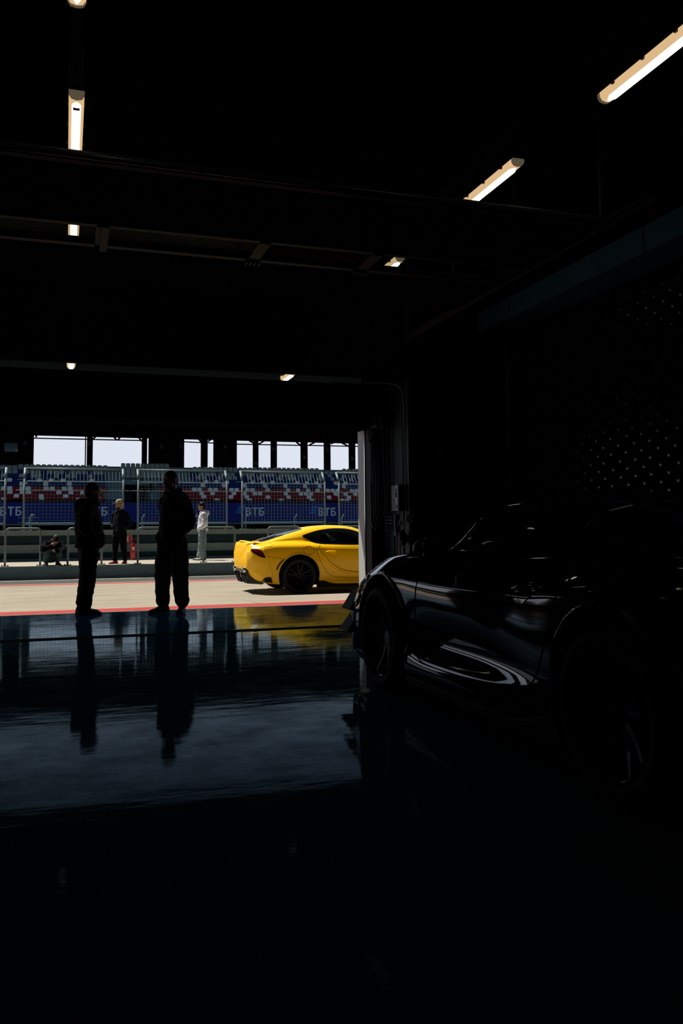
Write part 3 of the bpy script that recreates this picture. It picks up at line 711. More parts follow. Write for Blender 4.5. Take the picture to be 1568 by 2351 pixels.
for q in ((222, 1000, 213, 1009), (260, 1001, 268, 1011), (278, 1001, 270, 1011), (316, 1002, 326, 1013), (83, 996, 83, 1004), (455, 1007, 463, 1016), (570, 1010, 583, 1018), (636, 1013, 652, 1003), (594, 1020, 625, 1000), (478, 1014, 496, 998), (710, 1022, 745, 1004), (760, 1019, 766, 1016), (785, 1017, 803, 1026), (680, 1015, 692, 1024), (686, 1020, 694, 1026)): tt(*q, r=.09)
trs.build('roof_truss', M['standdark'], gs)
stp = MB()  # pale bars added to stand for daylight gaps in the dark roof
for x0, x1, y in ((505, 565, 990), (632, 680, 995), (760, 790, 998.5), (0, 40, 975), (130, 190, 978), (240, 320, 982), (385, 420, 987)):
    a, b = onY(x0, y, 84.2), onY(x1, y + .02 * (x1 - x0), 84.2); stp.tube([(a.x, 11.2, a.z), (b.x, 11.2, b.z)], .035, 5)
stp.build('roof_daylight_bar', M['steel'], gs)
for px, py, tx in ((58, 1017, 'A'), (205, 1019, 'A'), (371, 1025, 'A'), (416, 1024, 'A'), (517, 1026, 'A'), (628, 1031, 'A'), (752, 1034, 'A'), (588, 1064, 'B'), (699, 1050, 'B'), (809, 1053, 'B')):
    p = onY(px, py, 84.9)
    s_ = MB().box(p.x - .22, p.x + .22, 11.86, 11.9, p.z - .25, p.z + .25).build('pillar_sign', M['sign'], gs)
    text_mesh('letter', tx, .42, M['signletter'], s_, (p.x, 11.85, p.z), (PI / 2, 0, 0), .012, .004)
p0, p1 = onY(10, 1037, 84.9), onY(41, 1017.5, 84.9)
bw = MB().box(p0.x, p1.x, 11.8, 11.9, p0.z, p1.z).build('lit_window', M['bluewin'], gs)
p0, p1 = onY(35, 1037, 84.8), onY(41, 1031, 84.8); MB().box(p0.x, p1.x, 11.75, 11.8, p0.z, p1.z).build('window_notice', M['paleblue'], bw)

# banner with the lettering
YBn = 73.3
zb0, zb1 = onY(100, 1200, YBn).z, onY(100, 1153.3, YBn).z
bn = thing('banner', 'long dark blue advertising banner under the lowest row of seats', 'banner', (0, YBn, 0))
MB().box(-13, 45, 0, .08, zb0, zb1).build('banner_sheet', M['banner'], bn)
MB().box(-13, 45, .09, .24, zb1 + .08, zb1 + .22).build('dark_edge', M['hole'], bn)
for xa, xb, yc in ((0.5, 49.5, 1173.5), (197, 247, 1173.7), (383, 430, 1173.8), (564, 606.5, 1174.4), (731, 771, 1175)):
    xc = onY((xa + xb) / 2, yc, YBn); wd_ = onY(xb, yc, YBn).x - onY(xa, yc, YBn).x; hh = .74
    W3 = wd_; u = hh / 10.0; lw = W3 * .285; gap = (W3 - 3 * lw) / 2; x0_ = xc.x - W3 / 2; zb_ = xc.z - hh / 2; tk = 1.9 * u
    tm = None
    for ch_, xo in (('ve', x0_), ('te', x0_ + lw + gap), ('be', x0_ + 2 * (lw + gap))):
        L_ = MB()
        def bar(xa_, xb_, za_, zb2): L_.box(xo + xa_ * lw, xo + xb_ * lw, -.012, -.003, zb_ + za_ * hh, zb_ + zb2 * hh)
        def arc(cx, cz, rx, rz, a0, a1, ix, iz):
            n = 10; P = []
            for k in range(n + 1): t = math.radians(a0 + (a1 - a0) * k / n); P.append((cx + rx * math.cos(t), cz + rz * math.sin(t)))
            for k in range(n, -1, -1): t = math.radians(a0 + (a1 - a0) * k / n); P.append((cx + ix * math.cos(t), cz + iz * math.sin(t)))
            vs = [V((xo + q[0] * lw, y_, zb_ + q[1] * hh)) for y_ in (-.012, -.003) for q in P]; m = len(P); N_ = 2 * n + 2
            L_.add(vs, [(k, k + 1, N_ - 2 - k, N_ - 1 - k) for k in range(n)] + [(m + k, m + N_ - 1 - k, m + N_ - 2 - k, m + k + 1) for k in range(n)] + [(k, m + k, m + (k + 1) % m, (k + 1) % m) for k in range(m)])
        if ch_ == 've':
            bar(0, .27, 0, 1)
            for z0_, z1_, xe in ((.84, 1, .60), (.44, .60, .60), (0, .17, .62)): bar(.27, xe, z0_, z1_)
            arc(.60, .72, .36, .28, -90, 90, .10, .12); arc(.62, .30, .38, .30, -90, 90, .12, .13)
        elif ch_ == 'te': bar(0, 1, .82, 1); bar(.36, .64, 0, .82)
        else:
            bar(0, .27, 0, 1); bar(.27, .92, .83, 1); bar(.27, .60, .47, .63); bar(.27, .60, 0, .17)
            arc(.60, .315, .40, .315, -90, 90, .13, .145)
        L_.build('letter', M['bletter'], bn)
    lg = MB(); x1 = onY(xa - 1.5, yc, YBn).x
    for i in range(3):
        z = xc.z + .38 - .24 * i + .12; xs = x1 - .10 * i
        lg.prism([(xs - .62, z - .16), (xs - .05, z - .16), (xs + .02, z), (xs - .55, z)], lambda a, b: V((a, -.012, b)), lambda a, b: V((a, -.002, b)))
    lg.build('stripe_mark', M['blogo'], bn)

# ---- the seats
def seat_mesh(m, nm, tall=1.0):
    b = MB()
    prof = [(-.205, 0), (.205, 0), (.212, .16), (.195, .27), (.13, .31), (-.13, .31), (-.195, .27), (-.212, .16)]
    b.prism(prof, lambda x, z: V((x, .02 + z * .18, .04 + z * tall)), lambda x, z: V((x, .065 + z * .18, .04 + z * tall)))
    b.box(-.20, .20, -.34, .04, -.02, .03); b.box(-.18, .18, -.06, .0, -.28, -.02)
    return b.mesh(nm, m)
WH = {0: [9, 98.4, 183.5, 502, 577, 649.7, 721.7, 786, 793], 1: [42, 100, 156, 473, 525, 572, 620.7, 667, 713, 760, 805],
      2: [17.5, 45, 61, 128.6, 156, 183.5, 197, 469, 482, 543, 567, 591, 603, 661, 686.5, 708, 720, 776, 797.5, 819],
      3: [5, 19, 46, 61.6, 102, 116, 143, 156.7, 197, 441, 453.6, 477.7, 490, 527, 538.6, 563, 574, 609.6, 620.7, 656, 667, 690, 702, 734.7, 747, 768, 780, 812, 820],
      4: [48, 104, 157, 207.6, 462, 510.5, 558, 604.6, 650, 695, 739, 784.5],
      5: [0, 23.4, 91, 118, 144.6, 207, 471, 495, 516.5, 577, 599.5, 623, 678, 700, 722.5, 775, 798],
      6: [2, 7, 51, 80, 92.4, 132.6, 158.7, 171.4, 210, 456, 468, 502, 526.6, 537, 571, 595.5, 638, 661, 672, 704, 727, 738, 769, 788, 802],
      7: [27.5, 41, 67, 80, 94, 119, 132.6, 146, 172, 185, 197.5, 222, 235, 464, 475.7, 487.7, 510.5, 523, 533, 558, 566, 579, 599.5, 611, 624, 644, 656, 667, 689, 698, 709.5, 731.6, 751.5, 783.7, 794, 814]}
GRP = {'red': ('dark red plastic stadium seat in the four lowest rows across the track', 'red seats of the lower grandstand rows'),
       'white': ('whitish stadium seat among the dark red seats across the track', 'white seats of the lower grandstand rows'),
       'grey': ('tall-backed grey seat in the top row against the sky', 'tall grey seats of the top row')}
sm_ = {'red': seat_mesh(M['seatred'], 'red_seat'), 'white': seat_mesh(M['seatwhite'], 'white_seat'), 'grey': seat_mesh(M['seatgrey'], 'grey_seat', 1.35)}
rest = {k: MB() for k in ('blue', 'seatwhite', 'seatgrey')}
def put(kind, x, Y, z):
    o = bpy.data.objects.new('stadium_seat', sm_[kind]); COL.objects.link(o); o.location = (x, Y, z)
    tag(o, GRP[kind][0], 'seat', GRP[kind][1])
def put_rest(k, x, Y, z, tall=1.0):
    prof = [(-.20, 0), (.20, 0), (.205, .16), (.19, .27), (.13, .31), (-.13, .31), (-.19, .27), (-.205, .16)]
    rest[k].prism(prof, lambda a, b: V((x + a, Y + .02 + b * .18, z + .04 + b * tall)), lambda a, b: V((x + a, Y + .065 + b * .18, z + .04 + b * tall)))
    rest[k].box(x - .19, x + .19, Y - .34, Y + .04, z - .02, z + .03)
PITCH = .487
for k in range(9):
    Y, z = RY[k], RZ[k] - .19
    yp = ROWY[k]
    x0 = onY(-6, yp, Y).x; xend = onY(846, yp, Y).x
    gl0, gl1 = onY(243, yp, Y).x, onY(366 if k < 5 else 440, yp, Y).x
    whites = [onY(px, yp, Y).x for px in WH.get(k, [])]
    n = int((xend - x0) / PITCH)
    xs = [x0 + PITCH * i for i in range(n + 1)]
    wset = set(min(range(len(xs)), key=lambda i: abs(xs[i] - wx)) for wx in whites)
    for i, x in enumerate(xs):
        if gl0 < x < gl1: continue
        px_rough = (x - x0) / (xend - x0) * 852 - 6
        if k < 4: put('white' if i in wset else 'red', x, Y, z)
        elif k < 8:
            put_rest('seatwhite' if (i in wset and k < 6) else ('seatgrey' if i in wset else 'blue'), x, Y, z)
        else:
            if px_rough < 36: put_rest('seatgrey', x, Y, z - .12)
            elif px_rough < 560: put('grey', x, Y, z - .05)
            else:
                put_rest('seatgrey', x, Y, z - .22)
                if px_rough < 722 or px_rough > 774: put_rest('seatgrey', x + .2, Y + .8, z + .16)
for j, yp in enumerate((1092, 1083.5, 1075.5, 1067)):                # block above the stairway
    Y = 79 + .8 * j; q = onY(283, yp, Y); zz_ = q.z - .19; e = onY((300 if j < 2 else 388), yp, Y).x
    if j < 2: e = onY(388, yp, Y).x
    x = q.x
    while x < e: put_rest('seatgrey', x, Y, zz_); x += .45
nm = {'blue': ('blue stadium seats filling the upper grandstand rows', M['seatblue']), 'seatwhite': ('scattered whitish seats among the blue rows', M['seatwhite']), 'seatgrey': ('grey stadium seats of the highest grandstand rows', M['seatgrey'])}
allr = MB(); idx = []
for i, k in enumerate(('blue', 'seatwhite', 'seatgrey')):
    allr.add(rest[k].v, rest[k].f); idx += [i] * len(rest[k].f)
ro = allr.build('stadium_seats', [nm[k][1] for k in ('blue', 'seatwhite', 'seatgrey')])
if len(ro.data.polygons) == len(idx): ro.data.polygons.foreach_set('material_index', idx)
tag(ro, 'blue, grey and scattered white seats filling the upper grandstand rows', 'seats', None, 'stuff')

# ---- extinguisher and its sign
ex = onY(305, 1285, 26.2)
fe = thing('fire_extinguisher', 'red fire extinguisher standing against the pit wall', 'fire extinguisher', (ex.x, 26.2, ZK))
MB().lathe([(.0, 0), (.085, 0), (.09, .02), (.09, .42), (.075, .48), (.035, .52), (.03, .55), (0, .55)], lambda a, b, c: V((a, b, c)), 20, False).build('cylinder', M['extred'], fe, smooth=True)
MB().box(-.03, .03, -.03, .03, .55, .60).build('valve', M['black'], fe)
MB().prism([(-.03, .60), (.09, .63), (.09, .645), (-.03, .62)], lambda a, b: V((a, -.012, b)), lambda a, b: V((a, .012, b))).build('lever', M['extred'], fe)
MB().tube(spline([(-.03, 0, .57), (-.10, 0, .54), (-.16, -.02, .46), (-.2, -.03, .36)], 5), .012, 6).build('hose', M['rubber'], fe, smooth=True)
lbx = MB()
vs = [V((.0915 * math.cos(a), .0915 * math.sin(a), z)) for z in (.30, .40) for a in [-PI * .62 + .11 * k for k in range(8)]]
lbx.add(vs, [(k, k + 1, k + 9, k + 8) for k in range(7)]); lbx.build('label', M['paper'], fe)
sg = onY(295.3, 1236.5, YW - .02)
es = thing('extinguisher_sign', 'small red and white extinguisher sign on the pit wall panel', 'sign', (sg.x, YW - .014, sg.z))
MB().box(-.10, .10, -.01, .01, -.17, .17).build('plate', M['paper'], es)
MB().box(-.085, .085, -.014, -.01, -.145, .145).build('red_field', M['signred'], es)
pm = MB().box(-.055, -.005, -.018, -.014, -.10, .04); pm.box(-.045, -.015, -.018, -.014, .04, .065); pm.box(-.045, .03, -.018, -.014, .065, .08)
pm.build('pictogram', M['paper'], es)
# ================================================================== CARS
def interp(knots, x):
    xs = sorted(knots)
    if x <= xs[0]: return knots[xs[0]]
    if x >= xs[-1]: return knots[xs[-1]]
    i = max(k for k in range(len(xs)) if xs[k] <= x); 
    def sl(j):
        if j == 0 or j == len(xs) - 1: return 0 if 0 < j else (knots[xs[1]] - knots[xs[0]]) / (xs[1] - xs[0])
        d0 = (knots[xs[j]] - knots[xs[j - 1]]) / (xs[j] - xs[j - 1]); d1 = (knots[xs[j + 1]] - knots[xs[j]]) / (xs[j + 1] - xs[j])
        return 0 if d0 * d1 <= 0 else 2 * d0 * d1 / (d0 + d1)
    h = xs[i + 1] - xs[i]; t = (x - xs[i]) / h; a, b = knots[xs[i]], knots[xs[i + 1]]
    return (2*t**3-3*t*t+1)*a + (t**3-2*t*t+t)*h*sl(i) + (-2*t**3+3*t*t)*b + (t**3-t*t)*h*sl(i+1)
K = dict(
 zb={-.96: .46, -.86: .33, -.72: .24, -.5: .19, 0: .17, .5: .15, 2.47: .14, 3.0: .15, 3.2: .18, 3.35: .30},
 zt={-.96: .90, -.93: .985, -.86: .985, -.74: .972, -.62: .99, -.3: 1.085, .0: 1.19, .2: 1.238, .5: 1.283, .85: 1.298, 1.2: 1.275, 1.5: 1.175, 1.8: 1.03, 2.02: .935, 2.25: .885, 2.6: .83, 3.0: .735, 3.22: .63, 3.35: .48},
 wm={-.96: .62, -.92: .72, -.84: .81, -.7: .872, -.4: .915, 0: .93, .3: .925, .6: .895, 1.0: .868, 1.6: .872, 2.1: .905, 2.47: .92, 2.75: .905, 3.0: .83, 3.2: .64, 3.35: .30},
 zw={-.96: .66, -.5: .66, 0: .64, .6: .62, 1.2: .60, 2.0: .60, 2.47: .58, 3.0: .50, 3.35: .40},
 wl={-.96: .56, -.84: .74, -.7: .84, -.4: .90, 0: .91, .5: .87, .8: .82, 1.2: .80, 1.6: .82, 2.1: .88, 2.47: .90, 2.8: .88, 3.0: .82, 3.2: .60, 3.35: .28},
 ws={-.96: .50, -.84: .66, -.7: .82, -.4: .89, 0: .90, .5: .88, .8: .86, 1.6: .86, 2.1: .88, 2.47: .89, 2.8: .86, 3.0: .80, 3.2: .58, 3.35: .26},
 zsh={-.96: .80, -.9: .86, -.75: .885, -.4: .925, 0: .925, .3: .91, .6: .885, 1.2: .865, 1.8: .855, 2.2: .83, 2.47: .80, 2.9: .70, 3.2: .55, 3.35: .44},
 wsh={-.96: .58, -.9: .68, -.75: .79, -.4: .845, 0: .855, .3: .855, .6: .84, 1.2: .825, 1.8: .825, 2.2: .84, 2.47: .83, 2.9: .74, 3.2: .5, 3.35: .22},
 wb={-.96: .52, -.9: .60, -.75: .68, -.4: .70, 0: .715, .3: .74, .6: .765, 1.2: .775, 1.8: .74, 2.1: .70, 2.47: .68, 3.0: .58, 3.2: .4, 3.35: .16},
 zbt={-.96: .87, -.93: .94, -.86: .945, -.74: .935, -.62: .945, -.4: .985, 0: .99, .3: .97, .6: .95, 1.2: .93, 1.8: .925, 2.1: .88, 2.47: .84, 2.9: .735, 3.2: .585, 3.35: .46},
 wr={-.96: .46, -.9: .54, -.75: .58, -.4: .58, 0: .56, .3: .565, .6: .575, 1.0: .57, 1.4: .56, 1.75: .58, 2.05: .55, 2.47: .52, 3.0: .44, 3.35: .1},
 zr={-.96: .89, -.93: .975, -.86: .975, -.74: .962, -.62: .975, -.4: 1.04, 0: 1.15, .3: 1.215, .6: 1.245, 1.0: 1.24, 1.4: 1.155, 1.75: 1.01, 2.05: .905, 2.47: .855, 3.0: .738, 3.35: .47},
)
KB = dict(K)      # lower, rounder coupe with high front wings and a roof that falls to the tail
KB.update(
 zt={-1.0: .70, -.95: .80, -.8: .855, -.6: .90, -.3: .975, .0: 1.06, .4: 1.17, .8: 1.235, 1.1: 1.245, 1.35: 1.21, 1.6: 1.10, 1.85: .96, 2.05: .885, 2.47: .83, 2.8: .77, 3.1: .68, 3.3: .58, 3.42: .45},
 zb={-1.0: .42, -.86: .33, -.72: .24, -.5: .19, 0: .17, .5: .15, 2.47: .13, 3.0: .13, 3.3: .15, 3.42: .24},
 wm={-1.0: .55, -.92: .72, -.8: .84, -.6: .90, -.3: .93, 0: .94, .25: .925, .6: .90, .95: .882, 2.15: .882, 2.47: .905, 2.8: .905, 3.1: .885, 3.3: .79, 3.42: .52},
 zw={-1.0: .60, -.5: .64, 0: .66, .4: .64, .8: .58, 1.2: .58, 2.0: .60, 2.47: .58, 3.0: .50, 3.42: .38},
 wl={-1.0: .50, -.84: .74, -.6: .88, 0: .91, .5: .89, .85: .85, 1.25: .815, 1.75: .80, 2.0: .845, 2.2: .885, 2.47: .90, 2.8: .90, 3.1: .885, 3.3: .79, 3.42: .50}
 ,
 ws={-1.0: .46, -.84: .66, -.6: .86, 0: .90, .6: .895, 2.1: .895, 2.47: .89, 2.8: .89, 3.1: .88, 3.3: .80, 3.42: .52},
 zsh={-1.0: .68, -.9: .75, -.7: .80, -.3: .835, 0: .84, .3: .82, .6: .79, 1.0: .775, 1.6: .765, 2.0: .76, 2.47: .775, 2.8: .76, 3.1: .66, 3.3: .54, 3.42: .42},
 wsh={-1.0: .50, -.9: .66, -.7: .80, -.3: .85, 0: .855, .3: .85, .6: .845, 1.0: .845, 1.6: .845, 2.0: .85, 2.47: .86, 2.8: .84, 3.1: .74, 3.3: .58, 3.42: .32},
 wb={-1.0: .44, -.9: .56, -.7: .66, -.3: .70, 0: .71, .3: .72, .6: .735, 1.2: .74, 1.8: .73, 2.1: .72, 2.47: .71, 2.8: .69, 3.1: .60, 3.3: .44, 3.42: .22},
 zbt={-1.0: .69, -.93: .78, -.8: .835, -.6: .865, -.3: .90, 0: .915, .3: .91, .6: .905, 1.2: .90, 1.8: .905, 2.1: .89, 2.47: .88, 2.75: .865, 3.0: .80, 3.25: .665, 3.42: .44},
 wr={-1.0: .38, -.9: .50, -.7: .57, -.3: .59, 0: .58, .3: .57, .6: .57, 1.0: .565, 1.45: .56, 1.75: .60, 2.05: .58, 2.47: .54, 3.0: .46, 3.3: .32, 3.42: .14},
 zr={-1.0: .70, -.9: .80, -.7: .87, -.3: .945, 0: 1.01, .3: 1.08, .6: 1.145, 1.0: 1.19, 1.25: 1.195, 1.48: 1.185, 1.65: 1.08, 1.85: .94, 2.1: .875, 2.47: .845, 2.8: .79, 3.1: .70, 3.3: .60, 3.42: .45},
)
KCUR = K
def section(x):
    k = {n: interp(KCUR[n], x) for n in KCUR}
    return [V((0, k['zb'], 0)), V((k['ws'] - .12, k['zb'], 0)), V((k['ws'] - .02, k['zb'] + .015, 0)), V((k['ws'], k['zb'] + (.13 if KCUR is KB else .05), 0)), V((k['wl'], (.385 if KCUR is KB else .30) + (k['zb'] - .15) * .6, 0)),
            V(((k['wl'] * .45 + k['wm'] * .55), .465 + (k['zb'] - .15) * .35, 0)), V((k['wm'], k['zw'], 0)), V((k['wm'] * .5 + k['wsh'] * .5 + .018, (k['zw'] + k['zsh']) / 2 + .045, 0)), V((k['wsh'], k['zsh'], 0)), V((k['wb'], k['zbt'], 0)),
            V(((k['wb'] + k['wr']) / 2 + .03, (k['zbt'] + k['zr']) / 2, 0)), V((k['wr'], k['zr'], 0)), V((k['wr'] * .55, k['zt'] - .012, 0)), V((0, k['zt'], 0))]
def body_mb():
    xs = [-.96, -.945, -.92, -.89] + [-.85 + .075 * i for i in range(55)] + [3.24, 3.29, 3.32, 3.35]
    if KCUR is KB: xs = [-1.0, -.985, -.96, -.92, -.88] + [-.84 + .075 * i for i in range(54)] + [3.2, 3.26, 3.31, 3.35, 3.38, 3.40, 3.42]
    mb = MB(); rings = []
    for x in xs:
        half = spline(section(x), 4)
        pts = [V((x, p.x, p.y)) for p in half]
        ring = pts + [V((x, -p.x, p.y)) for p in half[-2:0:-1]]
        rings.append(ring)
    n = len(rings[0]); vs = [p for r in rings for p in r]; fs = []
    for i in range(len(rings) - 1):
        for k in range(n): fs.append((i * n + k, i * n + (k + 1) % n, (i + 1) * n + (k + 1) % n, (i + 1) * n + k))
    fs.append(tuple(range(n))[::-1]); fs.append(tuple((len(rings) - 1) * n + k for k in range(n)))
    return mb.add(vs, fs)
WB, RA = 2.47, .335
AX = [(0, .335), (WB, .335)]
DOORWIN_B = [(.55, 1.10), (.75, 1.125), (.95, 1.135), (1.15, 1.12), (1.32, 1.06), (1.48, .965), (.62, .945)]
DOORWIN_Y = [(.47, 1.125), (.60, 1.15), (.80, 1.165), (.98, 1.15), (1.12, 1.085), (1.30, .965), (.55, .955)]

def make_car(name, label, loc, rz, paint, seam, round_=False):
    global KCUR
    KCUR = KB if round_ else K
    DOORWIN = DOORWIN_B if round_ else DOORWIN_Y
    root = thing(name, label, 'car', loc, rz)
    mb = body_mb()
    tmp = mb.mesh('b', paint); bm = bmesh.new(); bm.from_mesh(tmp); bvh = BVHTree.FromBMesh(bm); bm.free()
    def hit(x, z, s):
        h = bvh.ray_cast(V((x, s * 2.0, z)), V((0, -s, 0)))
        if h[0] is None:
            h = bvh.find_nearest(V((x, s * .75, z)))
        return h[0], h[1]
    def side(poly, s, off=.004, closed_spline=0, step=.03):
        pl = [V((a, b, 0)) for a, b in poly]
        if closed_spline: pl = spline(pl, closed_spline, True)
        P2 = [V((p.x, p.y)) for p in pl]; nb = len(P2)
        x0, x1 = min(p.x for p in P2), max(p.x for p in P2); z0, z1 = min(p.y for p in P2), max(p.y for p in P2)
        def inside(q):
            c = False
            for i in range(nb):
                a, b = P2[i], P2[i - 1]
                if (a.y > q.y) != (b.y > q.y) and q.x < (b.x - a.x) * (q.y - a.y) / (b.y - a.y) + a.x: c = not c
            return c
        pts = list(P2); x = x0 + step / 2
        while x < x1:
            z = z0 + step / 2
            while z < z1:
                q = V((x, z))
                if inside(q) and min((q - p).length for p in P2) > step * .4: pts.append(q)
                z += step
            x += step
        r = delaunay_2d_cdt(pts, [(i, (i + 1) % nb) for i in range(nb)], [], 1, 1e-5)
        vs = []
        for q in r[0]:
            p, nrm = hit(q.x, q.y, s); vs.append(p + V((0, s, 0)) * off * .6 + nrm.normalized() * off * .6 * (1 if nrm.y * s > 0 else -1))
        return MB().add(vs, [tuple(f) for f in r[2]])
    def topp(poly, off=.004, step=.06):
        P2 = [V(p) for p in poly]; nb = len(P2)
        x0, x1 = min(p.x for p in P2), max(p.x for p in P2); y0, y1 = min(p.y for p in P2), max(p.y for p in P2)
        def inside(q):
            c = False
            for i in range(nb):
                a, b = P2[i], P2[i - 1]
                if (a.y > q.y) != (b.y > q.y) and q.x < (b.x - a.x) * (q.y - a.y) / (b.y - a.y) + a.x: c = not c
            return c
        pts = list(P2); x = x0 + step / 2
        while x < x1:
            y = y0 + step / 2
            while y < y1:
                q = V((x, y))
                if inside(q) and min((q - p).length for p in P2) > step * .4: pts.append(q)
                y += step
            x += step
        r = delaunay_2d_cdt(pts, [(i, (i + 1) % nb) for i in range(nb)], [], 1, 1e-5); vs = []
        for q in r[0]:
            h = bvh.ray_cast(V((q.x, q.y, 3)), V((0, 0, -1))); vs.append((h[0] if h[0] else V((q.x, q.y, 1))) + V((0, 0, off)))
        return MB().add(vs, [tuple(f) for f in r[2]])
    def seamline(pts, s, r=.0035, n=5):
        P = spline([V((a, b, 0)) for a, b in pts], n); q = []
        for p in P: h, nr = hit(p.x, p.y, s); q.append(h + V((0, s * .001, 0)))
        return MB().tube(q, r, 5)
    # body with wheel wells and side windows cut through
    cut = MB()
    for ax, az in AX:
        for s in (-1, 1):
            cut.lathe([(0, .56 * s), (.405, .56 * s), (.405, 1.2 * s), (0, 1.2 * s)], lambda a, b, c: V((ax + a, c, az + .01 + b)), 40, False)
    me_c = cut.mesh('cut', M['hole']); co = bpy.data.objects.new('cut', me_c); COL.objects.link(co)
    c2 = MB().prism(DOORWIN, lambda a, b: V((a, -1.2, b)), lambda a, b: V((a, 1.2, b)))
    co2 = bpy.data.objects.new('cut2', c2.mesh('cut2', M['bark'])); COL.objects.link(co2)
    def mods(o):
        for c in (co, co2):
            b = o.modifiers.new('b', 'BOOLEAN'); b.operation = 'DIFFERENCE'; b.object = c; b.solver = 'EXACT'
            try: b.material_mode = 'TRANSFER'
            except Exception: pass
    bme = evaluated(mb, mods, 'body', paint)
    for c in (co, co2): d = c.data; bpy.data.objects.remove(c); bpy.data.meshes.remove(d)
    for mm in (M['hole'], M['bark']):
        if mm.name not in [q.name for q in bme.materials if q]: bme.materials.append(mm)
    hi = [q.name for q in bme.materials].index(M['hole'].name); bi = [q.name for q in bme.materials].index(M['bark'].name)
    for p in bme.polygons:
        c = p.center
        for ax, az in AX:
            r = math.hypot(c.x - ax, c.z - az - .01)
            if (abs(r - .405) < .012 and abs(p.normal.y) < .3 and abs(c.y) > .55) or (r < .404 and abs(abs(c.y) - .56) < .005): p.material_index = hi
        if abs(p.normal.y) < .1 and abs(c.y) < .74 and c.z > .93 and c.z < 1.18 and .45 < c.x < 1.5:
            nn = min(((c.x - (a[0] + (b[0]-a[0])*t))**2 + (c.z - (a[1] + (b[1]-a[1])*t))**2) for a, b in zip(DOORWIN, DOORWIN[1:] + DOORWIN[:1]) for t in [i / 30 for i in range(31)])
            if nn < .0004: p.material_index = bi
    body = bpy.data.objects.new('body', bme); COL.objects.link(body); body.parent = root
    a = body.modifiers.new('split', 'EDGE_SPLIT'); a.split_angle = math.radians(40)
    G = M['glassdark']
    for s in (-1, 1):
        dlo = [(.12, 1.087), (.25, 1.137), (.40, 1.182), (.56, 1.212), (.75, 1.230), (1.0, 1.225), (1.2, 1.185), (1.45, 1.09), (1.72, .955), (1.70, .935), (1.16, .912), (.60, .925), (.44, .935), (.34, .955), (.22, 1.015)]
        if round_: dlo = [(-.02, .975), (.15, 1.02), (.40, 1.09), (.60, 1.135), (.85, 1.165), (1.10, 1.170), (1.30, 1.135), (1.50, 1.04), (1.70, .945), (1.66, .925), (1.16, .915), (.60, .918), (.30, .925), (.10, .94)]
        # dark window surround with the door glass left open
        ring = MB()
        ob = spline([V((a_, b_, 0)) for a_, b_ in dlo], 3, True); N = len(ob)
        cxy = V((.85, 1.05, 0)); inn = [V((a_, b_, 0)) for a_, b_ in DOORWIN]
        def rayhit(d):
            best = None
            for i in range(len(inn)):
                p, q = inn[i], inn[(i + 1) % len(inn)]; e = q - p; den = d.x * e.y - d.y * e.x
                if abs(den) < 1e-9: continue
                t = ((p.x - cxy.x) * e.y - (p.y - cxy.y) * e.x) / den; u = ((p.x - cxy.x) * d.y - (p.y - cxy.y) * d.x) / den
                if t > 0 and -1e-6 <= u <= 1 + 1e-6 and (best is None or t < best): best = t
            return best
        vs = []; L_ = 7
        for p in ob:
            d = p - cxy; t = min(rayhit(d) or .5, 1.0)
            for j in range(L_ + 1):
                u = t + (1 - t) * j / L_; q = cxy + d * u; h, nr = hit(q.x, q.y, s); vs.append(h + V((0, s * .004, .001)))
        ring.add(vs, [(i * (L_ + 1) + j, i * (L_ + 1) + j + 1, ((i + 1) % N) * (L_ + 1) + j + 1, ((i + 1) % N) * (L_ + 1) + j) for i in range(N) for j in range(L_)])
        ring.build('side_window_surround', G, root, smooth=True)
        side(DOORWIN, s, -.012).build('door_glass', M['glass'], root, smooth=True)
        seamline([(.42, 1.185), (.475, 1.07), (.53, .94)], s, .007).build('window_pillar', M['carbon'], root)
        door = [(.44, .922), (.372, .84), (.352, .80), (.353, .76), (.375, .69), (.425, .59), (.50, .47), (.58, .375), (.64, .33), (.71, .306), (.90, .288), (1.16, .275), (1.6, .265), (1.86, .275), (1.95, .33), (1.97, .45), (1.93, .62), (1.88, .80), (1.84, .93)]
        seamline(door, s).build('door_seam', seam, root)
        fc = [(.185 + .105 * math.cos(t), .815 + .08 * math.sin(t)) for t in [2 * PI * i / 20 for i in range(21)]]
        seamline(fc, s, .003, 2).build('fuel_flap_seam', seam, root)
        hr_ = [(.52, .785), (.57, .818), (.66, .818), (.75, .79), (.782, .745), (.775, .695), (.73, .68), (.66, .70), (.60, .735)]
        hcup = side(hr_, s, .003, 4, .02); hc = hcup.build('handle_recess', paint, root, smooth=True)
        for v in hc.data.vertices:
            d = max(0, 1 - math.hypot((v.co.x - .67) / .14, (v.co.z - .745) / .075)); v.co.y -= s * .0
        hb = [hit(x, z, s)[0] + V((0, s * .018, 0)) for x, z in ((.525, .782), (.58, .788), (.66, .786), (.72, .776), (.765, .765))]
        MB().tube(hb, [.008, .016, .019, .016, .007], 8).build('door_handle', paint, root, smooth=True)
        seamline(hr_ + hr_[:1], s, .003, 4).build('handle_seam', seam, root)
        # sculpted crease sweeping down the door
        if not round_:
            cr_ = [(.375, .80), (.47, .70), (.58, .59), (.70, .50), (.84, .425), (1.0, .385), (1.2, .365), (1.5, .36), (1.75, .38)]
            P = spline([V((a_, b_, 0)) for a_, b_ in cr_], 5); q = []
            for i, p in enumerate(P): h, nr = hit(p.x, p.y, s); q.append(h + V((0, s * .003, 0)))
            MB().tube(q, [.012 + .020 * math.sin(PI * i / (len(q) - 1)) for i in range(len(q))], 8).build('door_crease', paint, root, smooth=True)
